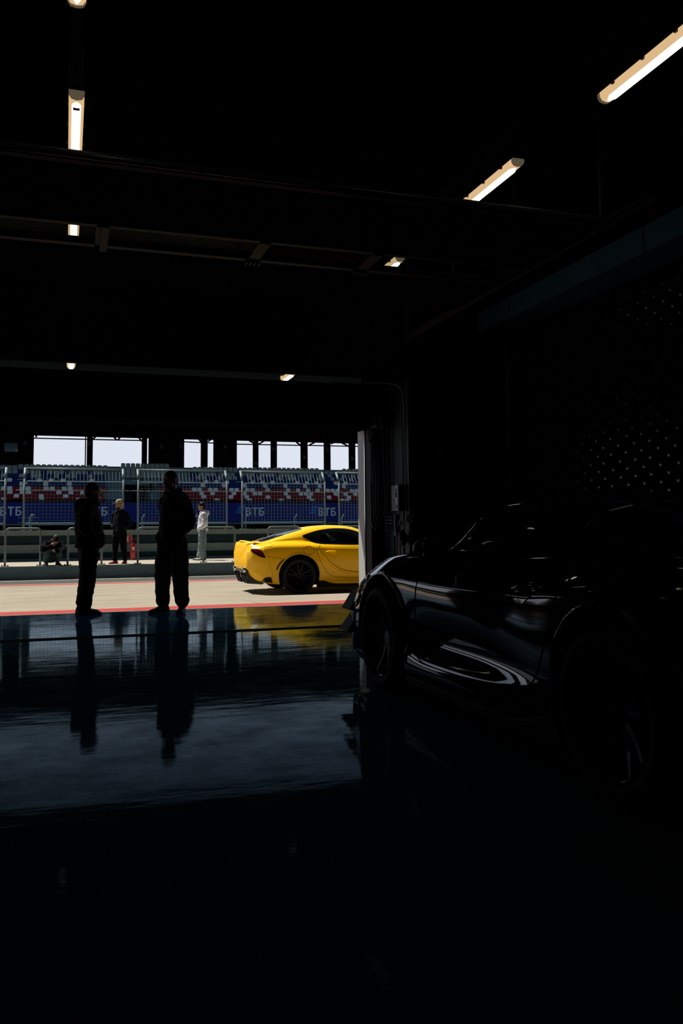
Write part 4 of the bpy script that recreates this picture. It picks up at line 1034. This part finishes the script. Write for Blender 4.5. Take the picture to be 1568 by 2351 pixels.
        # wheel arch lips
        for ax, az in AX:
            q = []
            for i in range(29):
                t = math.radians(-14 + 208 * i / 28); x, z = ax + .412 * math.cos(t), az + .01 + .412 * math.sin(t)
                h, nr = hit(x, z, s); q.append(h + V((0, s * .002, 0)))
            MB().tube(q, .013, 6).build('arch_lip', paint, root, smooth=True)
        # tail lamp, vent, reflector seam, skirts
        tl = [(-.90, .835), (-.86, .855), (-.77, .845), (-.70, .79), (-.655, .70), (-.66, .685), (-.74, .705), (-.83, .755), (-.885, .80)]
        side(tl, s, .006, 3, .02).build('tail_light', M['smoke'], root, smooth=True)
        side([(-.85, .838), (-.79, .835), (-.72, .765), (-.69, .715), (-.76, .745), (-.82, .79)], s, .010, 3, .02).build('tail_light_lens', M['tail'], root, smooth=True)
        side([(-.455, .455), (-.435, .455), (-.40, .53), (-.35, .60), (-.305, .645), (-.335, .645), (-.38, .60), (-.43, .53)], s, .005, 0, .02).build('side_vent', M['black'], root)
        seamline([(-.63, .71), (-.50, .695), (-.36, .672), (-.28, .66)], s, .0028).build('bumper_seam', seam, root)
        seamline([(-.55, .985), (-.50, .925), (-.56, .895), (-.66, .885)], s, .0028).build('hatch_seam', seam, root)
        seamline([(-.69, .84), (-.64, .74), (-.60, .62), (-.555, .46), (-.52, .33), (-.49, .20)], s, .011).build('bumper_crease', paint, root, smooth=True)
        side([(-.77, .20), (-.66, .31), (-.62, .325), (-.545, .325), (-.50, .18), (-.62, .18)], s, .006, 0, .03).build('corner_vent', M['black'], root)
        sk = MB(); pts = [(.38, .24), (.50, .235), (.62, .19), (.75, .165), (2.05, .155), (2.05, .105), (.36, .105)]
        sk.prism(pts, lambda a_, b_: V((a_, s * .80, b_)), lambda a_, b_: V((a_, s * .895, b_))); sk.build('side_skirt', M['black'], root, bevel=.008)
        # head lamp, mirror, front canards
        hl = [(2.72, .70), (2.86, .69), (3.0, .635), (3.1, .55), (3.05, .52), (2.92, .56), (2.80, .62)]
        side(hl, s, .006, 3, .03).build('head_light', M['smoke'], root, smooth=True)
        MZ = .94 if round_ else .985
        MY = .90 if round_ else .945
        mr = MB(); mr.ell((1.68, s * MY, MZ), (.085, .095, .062), Matrix.Rotation(-s * .25, 3, 'Z'), 16, 10); mr.tube([(1.73, s * .74, MZ - .05), (1.70, s * .86, MZ - .02)], [.03, .022], 8)
        m_ = mr.build('wing_mirror', M['carbon'], root, smooth=True)
        MB().box(1.592, 1.60, s * MY - .07, s * MY + .07, MZ - .04, MZ + .04).build('mirror_glass', G, m_)
        if round_:
            cn = MB()
            for zt_c, zb_c, yt in ((.60, .47, .915), (.455, .315, .935)):
                cn.add([V((x_, s * y_, z_)) for x_ in (3.08, 3.26) for y_, z_ in ((.76, zt_c + .02), (.83, zt_c), (yt, zb_c), (yt - .03, zb_c - .012), (.76, zb_c))], [(0, 1, 2, 3, 4), (9, 8, 7, 6, 5)] + [(k_, 5 + k_, 5 + (k_ + 1) % 5, (k_ + 1) % 5) for k_ in range(5)])
        else:
         cn = MB().prism([(2.86, .34), (3.06, .30), (2.90, .30)], lambda a_, b_: V((a_, s * .80, b_)), lambda a_, b_: V((a_ - .04, s * .985, b_ + .05)))
         cn.prism([(2.90, .20), (3.1, .17), (2.92, .17)], lambda a_, b_: V((a_, s * .76, b_)), lambda a_, b_: V((a_ - .06, s * .99, b_ + .02)))
        cn.build('canard', M['black'], root)
        for j, (ax, az) in enumerate(AX):
            yo = s * (.80 if j == 0 else .80)
            tp = [(.245, -.12), (.30, -.135), (.325, -.12), (.334, -.08), (.335, 0), (.334, .08), (.325, .12), (.30, .135), (.245, .12)]
            wl_ = MB().lathe(tp, lambda a_, b_, c: V((ax + a_, yo + c, az + b_)), 56).build('wheel', M['rubber'], root, smooth=True)
            rp_ = [(.245, .128), (.252, .118), (.236, .105), (.226, .05), (.222, -.12), (.245, -.125)]
            rm_ = MB().lathe(rp_, lambda a_, b_, c: V((ax + a_, yo + s * c, az + b_)), 48)
            rm_.lathe([(0, .06), (.045, .06), (.055, .045), (.055, .0), (0, .0)], lambda a_, b_, c: V((ax + a_, yo + s * c, az + b_)), 20, False)
            for k in range(10):
                t = 2 * PI * k / 10 + (.18 if k % 2 else 0)
                T = Matrix.Translation((ax, yo, az)) @ Matrix.Rotation(t, 4, 'Y')
                vv = [V((r_, s * (d_ + o_), z_)) for r_, d_, h_ in ((.045, .035, .020), (.14, .052, .015), (.232, .082, .013)) for o_, z_ in ((0, -h_), (0, h_), (.025, h_ * .7), (.025, -h_ * .7))]
                rm_.add([T @ q_ for q_ in vv], [(i * 4 + m, i * 4 + (m + 1) % 4, i * 4 + 4 + (m + 1) % 4, i * 4 + 4 + m) for i in range(2) for m in range(4)] + [(0, 3, 2, 1), (8, 9, 10, 11)])
            rm_.build('rim', M['rimblack'], wl_, smooth=False)
            MB().lathe([(0, -.10), (.243, -.10), (.243, -.092), (0, -.092)], lambda a_, b_, c: V((ax + a_, yo + s * c, az + b_)), 36, False).build('back_plate', M['hole'], wl_)
            bd = MB().lathe([(.05, -.03), (.185, -.03), (.185, .0), (.05, .0)], lambda a_, b_, c: V((ax + a_, yo + s * c, az + b_)), 36).build('brake_disc', M['darkalu'], wl_)
    # glass over the top, spoiler, diffuser, exhausts, splitter, interior
    topp([(-.62, -.40), (-.60, .40), (-.30, .46), (.0, .47), (.16, .46), (.21, .30), (.225, 0), (.21, -.30), (.16, -.46), (.0, -.47), (-.30, -.46)], .006).build('rear_window', G, root, smooth=True)
    topp([(1.42, -.50), (1.32, -.25), (1.30, 0), (1.32, .25), (1.42, .50), (1.70, .56), (2.00, .58), (2.05, .3), (2.06, 0), (2.05, -.3), (2.00, -.58), (1.70, -.56)], .005).build('windscreen', G, root, smooth=True)
    sp = MB(); n_ = 16; vs = []
    for i in range(n_ + 1):
        y = -.66 + 1.32 * i / n_; e = (y / .66) ** 2
        vs += [V((-.72 + .08 * e, y, .962 - .02 * e)), V((-.925 + .10 * e, y, 1.012 - .035 * e)), V((-.945 + .10 * e, y, .995 - .04 * e)), V((-.92 + .12 * e, y, .90 - .03 * e))]
    sp.add(vs, [(i * 4 + k, i * 4 + (k + 1) % 4, i * 4 + 4 + (k + 1) % 4, i * 4 + 4 + k) for i in range(n_) for k in range(4)] + [(0, 1, 2, 3), tuple(n_ * 4 + k for k in (3, 2, 1, 0))])
    if round_:
        for i in range(len(sp.v)): sp.v[i] = (sp.v[i][0], sp.v[i][1] * .92, sp.v[i][2] - .115)
    sp.build('tail_spoiler', paint, root, smooth=False)
    df = MB(); pf = [(-.90, .52), (-.955, .50), (-.96, .44), (-.93, .30), (-.86, .215), (-.72, .19), (-.6, .19), (-.6, .24), (-.86, .40)]
    df.prism(pf, lambda a_, b_: V((a_, -.56, b_)), lambda a_, b_: V((a_, .56, b_)))
    for y in (-.42, -.2, .2, .42): df.prism([(-.95, .44), (-.985, .36), (-.91, .19), (-.6, .165), (-.6, .2), (-.86, .3)], lambda a_, b_: V((a_, y - .01, b_)), lambda a_, b_: V((a_, y + .01, b_)))
    df.build('diffuser', M['carbon'], root)
    for s in (-1, 1):
        MB().lathe([(.045, 0), (.052, .0), (.054, .10), (.045, .10)], lambda a_, b_, c: V((-1.0 + c, s * .46 + a_, .455 + b_)), 20).build('exhaust_tip', M['chrome'], root, smooth=True)
    MB().box(3.0, 3.33, -.62, .62, .115, .145).build('front_splitter', M['black'], root, bevel=.01)
    ir = MB()
    for y in (-.36, .36):
        ir.prism([(.62, .80), (.80, .80), (.72, 1.02), (.66, 1.12), (.58, 1.12), (.60, 1.0)], lambda a_, b_: V((a_, y - .19, b_)), lambda a_, b_: V((a_, y + .19, b_)))
    # seats are low behind the door line, only their tops reach into the window opening
    ir.build('bucket_seat', M['bark'], root, bevel=.03)
    wh = MB(); R_ = .16; ring = [V((1.17 + .05 * math.sin(t), -.36 + R_ * math.cos(t), .98 + R_ * .9 * math.sin(t))) for t in [2 * PI * k / 20 for k in range(20)]]
    wh.tube(ring, .013, 6, closed=True); wh.build('steering_wheel', M['bark'], root)
    for s in (-1, 1):                                        # bonnet shut lines
        q = []
        for x, y in ((1.98, .60), (2.2, .70), (2.5, .70), (2.8, .64), (3.05, .52), (3.18, .36)):
            h = bvh.ray_cast(V((x, s * y, 3)), V((0, 0, -1))); q.append(h[0] + V((0, 0, .001)))
        MB().tube(spline(q, 4), .004, 5).build('bonnet_seam', seam, root)
    bpy.data.meshes.remove(tmp)
    return root
BX, BY = 2.90, 2.80
YCAR = 15.53 + .83
make_car('sports_car', 'yellow coupe parked across the sunlit pit lane', (4.23, YCAR, ZP), 0.0, M['yellow'], M['seam'])
make_car('sports_car', 'glossy black coupe parked inside the dark garage', (BX, BY, 0), PI / 2, M['blackpaint'], M['seamblack'], True)
# ================================================================== PEOPLE
def head_parts(b, c, yaw, pitch, sc=1.0):
    R = (Matrix.Rotation(yaw, 3, 'Z') @ Matrix.Rotation(pitch, 3, 'Y'))
    def P(x, y, z): return V(c) + R @ (V((x, y, z)) * sc)
    def r(*a): return [q * sc for q in a]
    b.ell(P(-.005, 0, .025), r(.100, .077, .095), R, 20, 14)
    b.ell(P(.030, 0, -.045), r(.066, .060, .075), R, 16, 12)
    b.ell(P(.072, 0, -.098), r(.022, .026, .020), R)
    b.tube([P(.086, 0, .018), P(.101, 0, -.012), P(.112, 0, -.034), P(.097, 0, -.046)], r(.009, .012, .015, .011), 8)
    b.ell(P(.084, 0, .030), r(.014, .048, .012), R)
    for s in (-1, 1):
        b.ell(P(-.005, s * .078, -.008), r(.022, .010, .034), R)
        b.ell(P(.066, s * .036, -.028), r(.022, .022, .018), R)
    b.ell(P(.092, 0, -.064), r(.011, .024, .007), R); b.ell(P(.090, 0, -.076), r(.010, .020, .007), R)
    return P, R
def hand(b, wrist, d, palm_n, side, curl=.5):
    d = V(d).normalized(); n = V(palm_n); n = (n - d * n.dot(d)).normalized(); a = d.cross(n) * side
    wv = V(wrist)
    b.tube([wv, wv + d * .045, wv + d * .085], [.026, .034, .032], 8)
    for k, (o, L) in enumerate(((.030, .068), (.010, .076), (-.010, .070), (-.028, .056))):
        p = wv + d * .075 + a * o; pts = [p]
        for j in range(3):
            ang = curl * (j + .6); pts.append(pts[-1] + (d * math.cos(ang) + n * math.sin(ang)) * L / 2.6)
        b.tube(pts, [.0095, .0095, .009, .0075], 6)
    p = wv + d * .030 + a * .028
    b.tube([p, p + (d * .6 + a * .6 + n * .3).normalized() * .035, p + (d * .9 + a * .35 + n * .5).normalized() * .066], [.013, .011, .009], 6)
def shoe(name, m, root, c, ang, L=.29, wd_=.10, h=.10, laces=True):
    T = Matrix.Translation(c) @ Matrix.Rotation(ang, 4, 'Z')
    b = MB(); q = []
    for x, hw, hz in ((-.085, .030, .062), (-.07, .040, .098), (-.02, .044, .102), (.03, .045, .088), (.09, .050, .062), (.14, .048, .052), (.175, .036, .044), (.20, .016, .032)):
        q.append((x, hw * wd_ / .10, hz * h / .10))
    n = 12; vs = []
    for x, hw, hz in q:
        for k in range(n):
            t = PI * k / (n - 1); vs.append(T @ V((x * L / .29, hw * math.cos(t), .022 + (hz - .022) * math.sin(t) ** .7 if math.sin(t) > 1e-6 else .022)))
    b.add(vs, [(i * n + k, i * n + k + 1, (i + 1) * n + k + 1, (i + 1) * n + k) for i in range(len(q) - 1) for k in range(n - 1)] + [(i * n + n - 1, i * n, (i + 1) * n, (i + 1) * n + n - 1) for i in range(len(q) - 1)] + [tuple(range(n))[::-1], tuple((len(q) - 1) * n + k for k in range(n))])
    o = b.build(name, m, root, smooth=True)
    sl = MB(); ol = [(-.092, 0), (-.085, .034), (-.03, .044), (.03, .044), (.10, .053), (.16, .048), (.20, .025), (.212, 0)]
    ol = ol + [(x, -y) for x, y in ol[-2:0:-1]]
    sl.prism(ol, lambda x, y: T @ V((x * L / .29, y * wd_ / .10, 0)), lambda x, y: T @ V((x * L / .29, y * wd_ / .10, .030)))
    sl.build('sole', M['sole'] if m is not M['shoered'] else M['shoered'], o)
    if laces:
        lc = MB()
        for k in range(4):
            x = .035 + .022 * k; lc.tube([T @ V((x, -.022, .080 - .009 * k)), T @ V((x + .004, 0, .092 - .010 * k)), T @ V((x, .022, .080 - .009 * k))], .0045, 5)
        lc.build('laces', M['sole'] if m is M['shoeblack'] else M['paper'], o)
    return o

def person(label, loc, rz, j, mats, opts):
    """j: joints in metres, person faces +x, left is +y"""
    root = thing('person', label, 'person', loc, rz)
    b = MB()
    hc = V(j['head']); P, R = head_parts(b, hc, j.get('yaw', 0), j.get('pitch', 0), j.get('hs', 1.0))
    nb = V(j['neck'])
    b.tube([P(-.025, 0, -.04), hc * .45 + nb * .55, nb, nb - V((0, 0, .06))], [.058, .055, .062, .09], 12)
    torso = j['torso']
    b.loft([((c[0], c[1], c[2]), rx * .80, ry * .80) for c, rx, ry in torso])
    for s in ('l', 'r'):
        b.caps_tube([j['sh' + s], j['el' + s], j['wr' + s]], [.052, .042, .030], 10)
        d = V(j['wr' + s]) - V(j['el' + s])
        hd_ = j.get('hand' + s, (d, (1, 0, 0)))
        hand(b, j['wr' + s], hd_[0], hd_[1], 1 if s == 'l' else -1, j.get('curl' + s, .5))
        b.caps_tube([j['hip' + s], j['kn' + s], j['an' + s]], [.085, .058, .042], 10)
        b.tube([V(j['an' + s]), V(j['an' + s]) + V((0, 0, -.06))], [.042, .04], 8)
    fuse(b, 'body', M['skin'], root, .0085, 2)
    # eyes
    e = MB()
    for s in (-1, 1): e.ell(P(.088, s * .032, .008), (.010, .013, .009), R, 8, 6)
    loose(e, 'eye', M['eye'], root, smooth=True)
    # jacket
    jk = MB(); jk.loft(torso, 24)
    rs = opts.get('sleeve', (.085, .075, .055))
    for s in ('l', 'r'):
        q = spline([V(j['sh' + s]) , V(j['el' + s]), V(j['wr' + s])], 5)
        m = len(q) - 1
        jk.caps_tube(q, [rs[0] + (rs[1] - rs[0]) * min(1, 2 * i / m) + (rs[2] - rs[1]) * max(0, 2 * i / m - 1) for i in range(m + 1)], 12)
        jk.ell(V(j['sh' + s]) + V((0, 0, -.01)), (.095, .085, .085))
    for c, r in opts.get('bulges', []): jk.ell(c, r)
    if opts.get('hood'):
        c, r, a = opts['hood']; jk.ell(c, r, Matrix.Rotation(a, 3, 'Y'), 18, 12)
        jk.tube([nb + V((.085 * math.cos(t) , .095 * math.sin(t), .0 - .03 * math.cos(t))) for t in [2 * PI * k / 16 for k in range(16)]], .034, 8, closed=True)
    jo = fuse(jk, opts.get('top', 'jacket'), mats['top'], root, .011, 3, .030)
    hm = MB(); c, rx, ry = torso[0]
    hm.tube([V(c) + V((rx * 1.0 * math.cos(t), ry * 1.0 * math.sin(t), .02)) for t in [2 * PI * k / 24 for k in range(24)]], .016, 6, closed=True); hm.build('hem', mats['top'], jo, smooth=True)
    if opts.get('zip'):
        zp = MB(); zp.tube([V((c_[0] + rx_ * 1.0 + .006, c_[1], c_[2])) for c_, rx_, ry_ in torso if c_[2] < nb.z], .005, 5); zp.build('zip', M['steel'], jo)
    for tn, tm, c_, r_ in opts.get('top_bits', []):
        MB().ell(c_, r_, None, 10, 7).build(tn, tm, jo, smooth=True)
    # trousers
    tr = MB(); lr = opts.get('leg', (.125, .10, .085))
    hp = (V(j['hipl']) + V(j['hipr'])) / 2
    if not opts.get('crouch'):
        tr.loft([(hp + V((0, 0, -.10)), lr[0] * .9, .15), (hp + V((0, 0, 0)), lr[0] + .01, .185), (hp + V((0, 0, .10)), lr[0], .18), (hp + V((0, 0, .2)), lr[0] - .01, .165)])
    else: tr.ell(hp, (.16, .19, .14))
    for s in ('l', 'r'):
        q = spline([V(j['hip' + s]), V(j['kn' + s]), V(j['an' + s])], 6); m = len(q) - 1
        rr = []
        for i in range(m + 1):
            u = 2 * i / m; r = lr[0] + (lr[1] - lr[0]) * min(1, u) + (lr[2] - lr[1]) * max(0, u - 1); rr.append(r )
        tr.caps_tube(q, rr, 14)
        if opts.get('cuff'): tr.ell(q[-1] + V((0, 0, -.005)), (lr[2] * .95, lr[2] * .95, .045))
    to = fuse(tr, 'trousers', mats['legs'], root, .011, 3, .034)
    for s in ('l', 'r'):
        a = V(j['an' + s]); shoe('shoe', mats['shoe'], root, V((a.x + opts.get('shoe_dx', 0), a.y, j.get('floor' + s, 0))), j.get('toe' + s, 0), laces=opts.get('laces', True))
        if opts.get('sock'): MB().tube([V((a.x, a.y, .07)), V((a.x, a.y, a.z))], .043, 10).build('sock', M['greycloth'], root)
    # hair
    hs = j.get('hs', 1.0); h = MB(); hr = opts.get('hair', 'short')
    if hr == 'short':
        h.ell(P(-.010, 0, .036), [q * hs for q in (.101, .082, .092)], R, 20, 14); h.ell(P(-.045, 0, -.005), [q * hs for q in (.066, .074, .07)], R)
    elif hr == 'full':
        h.ell(P(-.015, 0, .045), [q * hs for q in (.108, .090, .095)], R, 20, 14); h.ell(P(-.045, 0, -.015), [q * hs for q in (.072, .082, .085)], R)
        for k in range(9): h.ell(P(.06 + random.uniform(-.02, .02), random.uniform(-.06, .06), .075 + random.uniform(-.02, .015)), (.03, .026, .022), R)
    elif hr == 'fringe':
        h.ell(P(-.010, 0, .040), [q * hs for q in (.106, .086, .094)], R, 20, 14); h.ell(P(-.05, 0, -.01), [q * hs for q in (.07, .078, .08)], R); h.ell(P(.03, 0, .075), (.075, .07, .05), R)
    if hr: fuse(h, 'hair', mats['hair'], root, .009, 1)
    if opts.get('beard'):
        bd = MB(); bd.ell(P(.034, 0, -.082), (.063, .061, .044), R); bd.ell(P(.076, 0, -.104), (.022, .030, .022), R); fuse(bd, 'beard', mats['hair'], root, .009, 1)
    if opts.get('cap'):
        cp_ = MB(); n = 20; vs = []; fs = []
        rings = [(1.0, .0), (1.02, .03), (.95, .065), (.75, .095), (.4, .112), (.02, .117)]
        for k_, z_ in rings:
            for i in range(n): t = 2 * PI * i / n; vs.append(P(-.005 + .106 * k_ * math.cos(t), .088 * k_ * math.sin(t), .045 + z_))
        fs = [(a_ * n + i, a_ * n + (i + 1) % n, (a_ + 1) * n + (i + 1) % n, (a_ + 1) * n + i) for a_ in range(len(rings) - 1) for i in range(n)]
        cpo = cp_.add(vs, fs).build('cap', M['beige'], root, smooth=True)
        bk = MB(); n2 = 7; vs = []; fs = []
        for k_, z_ in rings[:-1]:
            for i in range(n2): t = PI * (.72 + .56 * i / (n2 - 1)); vs.append(P(-.005 + .109 * k_ * math.cos(t), .091 * k_ * math.sin(t), .046 + z_))
        bk.add(vs, [(a_ * n2 + i, a_ * n2 + i + 1, (a_ + 1) * n2 + i + 1, (a_ + 1) * n2 + i) for a_ in range(len(rings) - 2) for i in range(n2 - 1)]).build('cap_back', M['capdark'], cpo, smooth=True)
        br = MB(); pr_ = [(.075, .075), (.13, .070), (.175, .045), (.19, 0), (.175, -.045), (.13, -.070), (.075, -.075)]
        br.prism(pr_, lambda a_, b_: P(a_, b_, .052 - .12 * max(0, a_ - .1)), lambda a_, b_: P(a_, b_, .060 - .12 * max(0, a_ - .1))); br.build('brim', M['beige'], cpo)
    if opts.get('glasses'):
        g_ = MB()
        for s in (-1, 1):
            g_.tube([P(.103, s * .034 + .026 * math.cos(t), .006 + .021 * math.sin(t)) for t in [2 * PI * k / 12 for k in range(12)]], .003, 5, closed=True)
            g_.tube([P(.100, s * .062, .010), P(0, s * .082, .012)], .003, 5)
        g_.tube([P(.104, -.008, .01), P(.104, .008, .01)], .003, 5); g_.build('glasses', M['black'], root)
    return root

# man in profile, facing right, hands in front pockets
person('man in black hooded jacket standing in profile, facing right', (.290, 11.36, 0), 0.0,
  dict(head=(.045, 0, 1.562), neck=(.03, 0, 1.43), yaw=.0, pitch=.10, hs=1.03,
       torso=[((.005, 0, .84), .165, .20), ((.015, 0, .95), .185, .215), ((.005, 0, 1.08), .180, .225), ((-.01, 0, 1.22), .170, .235), ((-.02, 0, 1.33), .145, .22), ((-.005, 0, 1.41), .10, .15), ((.02, 0, 1.455), .07, .085)],
       shl=(-.02, .20, 1.34), shr=(-.02, -.20, 1.34), ell=(-.05, .27, 1.09), elr=(-.05, -.27, 1.09), wrl=(.10, .15, 1.0), wrr=(.10, -.15, 1.0), handl=((.3, -.9, -.1), (-.7, -.3, 0)), handr=((.3, .9, -.1), (-.7, .3, 0)),
       hipl=(-.005, .095, .84), hipr=(.005, -.095, .84), knl=(-.01, .10, .47), knr=(.0, -.10, .47), anl=(-.055, .11, .14), anr=(-.035, -.11, .14), toel=.10, toer=-.05),
  dict(top=M['blackcloth'], legs=M['blackcloth'], shoe=M['shoeblack'], hair=M['hairbrown']),
  dict(hood=((-.125, 0, 1.385), (.065, .13, .105), .25), bulges=[((.135, .0, .965), (.085, .15, .10)), ((.16, -.10, .93), (.055, .06, .075)), ((.16, .10, .93), (.055, .06, .075))], leg=(.128, .10, .085), beard=True, hair='short', sleeve=(.09, .08, .06), sock=True))
# tall man facing the camera, looking left
person('tall man in dark hooded jacket and grey trousers, facing us, hands in pockets', (1.335, 11.10, 0), math.radians(-140),
  dict(head=(.055, .0, 1.708), neck=(.01, 0, 1.555), yaw=-.05, pitch=.03, hs=1.03,
       torso=[((.0, 0, .93), .150, .175), ((.005, 0, 1.02), .160, .19), ((.0, 0, 1.16), .160, .195), ((-.015, 0, 1.31), .155, .20), ((-.03, 0, 1.43), .13, .18), ((-.02, 0, 1.52), .095, .14), ((.0, 0, 1.57), .07, .085)],
       shl=(-.03, .165, 1.43), shr=(-.03, -.165, 1.43), ell=(-.08, .205, 1.16), elr=(-.08, -.205, 1.16), wrl=(.03, .155, 1.04), wrr=(.03, -.155, 1.04), handl=((.15, -.5, -.8), (0, -1, 0)), handr=((.15, .5, -.8), (0, 1, 0)),
       hipl=(.0, .10, .90), hipr=(.0, -.10, .90), knl=(.02, .145, .50), knr=(.03, -.145, .50), anl=(-.03, .135, .155), anr=(-.01, -.175, .155), toel=.55, toer=-.25),
  dict(top=M['navy'], legs=M['greycloth'], shoe=M['shoeblack'], hair=M['hairblack']),
  dict(hood=((-.13, 0, 1.475), (.07, .14, .10), .3), bulges=[((.06, .17, .97), (.07, .05, .08)), ((.06, -.17, .97), (.07, .05, .08))], leg=(.122, .108, .092), cuff=True, hair='short', sleeve=(.09, .082, .06), sock=True, zip=False))
# far: capped man with red shoes
person('man in beige cap, navy jacket and red shoes standing on the platform', (1.40, 23.35, ZK), math.radians(-125),
  dict(head=(.03, 0, 1.575), neck=(.0, 0, 1.42), yaw=-.70, pitch=.05,
       torso=[((.0, 0, .86), .135, .175), ((.0, 0, .98), .145, .19), ((.0, 0, 1.12), .14, .20), ((-.01, 0, 1.24), .135, .205), ((-.02, 0, 1.34), .115, .185), ((-.01, 0, 1.41), .08, .12), ((.0, 0, 1.44), .06, .075)],
       shl=(-.02, .175, 1.33), shr=(-.02, -.175, 1.33), ell=(-.06, .25, 1.07), elr=(-.06, -.25, 1.07), wrl=(.06, .15, .98), wrr=(.06, -.15, .98), handl=((.1, -.9, -.3), (-1, 0, 0)), handr=((.1, .9, -.3), (-1, 0, 0)),
       hipl=(.0, .09, .83), hipr=(.0, -.09, .83), knl=(.01, .12, .46), knr=(.02, -.12, .46), anl=(-.03, .15, .12), anr=(-.02, -.15, .12), toel=.3, toer=-.25),
  dict(top=M['navy'], legs=M['blackcloth'], shoe=M['shoered'], hair=M['hairblack']),
  dict(leg=(.105, .085, .062), beard=True, hair=None, cap=True, sleeve=(.078, .07, .055), zip=True, hood=((-.10, 0, 1.37), (.06, .11, .08), .3), laces=False))
# far: white hoodie, facing left
person('man in white hoodie, pale jeans and glasses standing on the platform', (3.88, 25.0, ZK), math.radians(172),
  dict(head=(.03, 0, 1.585), neck=(-.01, 0, 1.43), yaw=.10, pitch=-.02,
       torso=[((.0, 0, .83), .140, .185), ((.0, 0, .92), .155, .20), ((.0, 0, 1.08), .15, .205), ((-.01, 0, 1.22), .145, .205), ((-.02, 0, 1.34), .12, .185), ((-.02, 0, 1.41), .085, .12), ((-.01, 0, 1.45), .065, .08)],
       shl=(-.02, .175, 1.34), shr=(-.02, -.175, 1.34), ell=(-.06, .235, 1.08), elr=(-.06, -.235, 1.08), wrl=(.085, .13, .95), wrr=(.085, -.13, .95), handl=((.2, -.9, -.3), (-1, -.1, 0)), handr=((.2, .9, -.3), (-1, .1, 0)),
       hipl=(.0, .095, .84), hipr=(.0, -.095, .84), knl=(.03, .10, .47), knr=(.0, -.10, .47), anl=(-.01, .10, .12), anr=(.08, -.09, .12), toel=.2, toer=-.1),
  dict(top=M['hoodie'], legs=M['jeans'], shoe=M['shoewhite'], hair=M['hairblack']),
  dict(top='hoodie', leg=(.118, .108, .105), hair='full', glasses=True, sleeve=(.085, .08, .06), hood=((-.12, 0, 1.385), (.075, .13, .085), .25), bulges=[((.10, 0, .94), (.07, .15, .08))],
       top_bits=[('print', M['warn'], (.125, .075, 1.25), (.012, .03, .05))]))
# far: crouching man, head bowed
person('crouching man in dark jacket with bowed head and a hand at his chin', (-.30, 23.3, ZK), math.radians(-78),
  dict(head=(.21, .04, .665), neck=(.09, .03, .625), yaw=.12, pitch=1.0,
       torso=[((-.10, 0, .26), .15, .18), ((-.07, 0, .36), .16, .205), ((-.02, .0, .46), .155, .215), ((.02, .01, .54), .13, .215), ((.06, .02, .61), .095, .15), ((.085, .03, .65), .06, .08)],
       shl=(.05, .20, .55), shr=(.05, -.18, .55), ell=(.22, .26, .36), elr=(.25, -.28, .41), wrl=(.30, .03, .38), wrr=(.31, -.10, .50), handl=((.1, -1, .0), (-1, 0, .2)), handr=((-.1, .55, .8), (-.8, .3, 0)), curll=.6, curlr=.9,
       hipl=(-.08, .11, .20), hipr=(-.08, -.11, .20), knl=(.27, .14, .40), knr=(.25, -.20, .40), anl=(.10, .12, .11), anr=(.10, -.17, .11), toel=.1, toer=-.35),
  dict(top=M['blackcloth'], legs=M['darkjeans'], shoe=M['shoeblack'], hair=M['hairblack']),
  dict(leg=(.105, .080, .065), crouch=True, hair='fringe', sleeve=(.08, .07, .05), hood=((.0, .02, .635), (.075, .12, .055), .6)))
ph = thing('phone', 'dark phone held by the crouching man', 'phone', (-.30, 23.0, ZK + .36), math.radians(-78))
MB().box(-.005, .005, -.036, .036, -.07, .07).build('case', M['black'], ph, bevel=.004)
MB().box(-.0065, -.005, -.032, .032, -.064, .064).build('screen', M['glassdark'], ph)
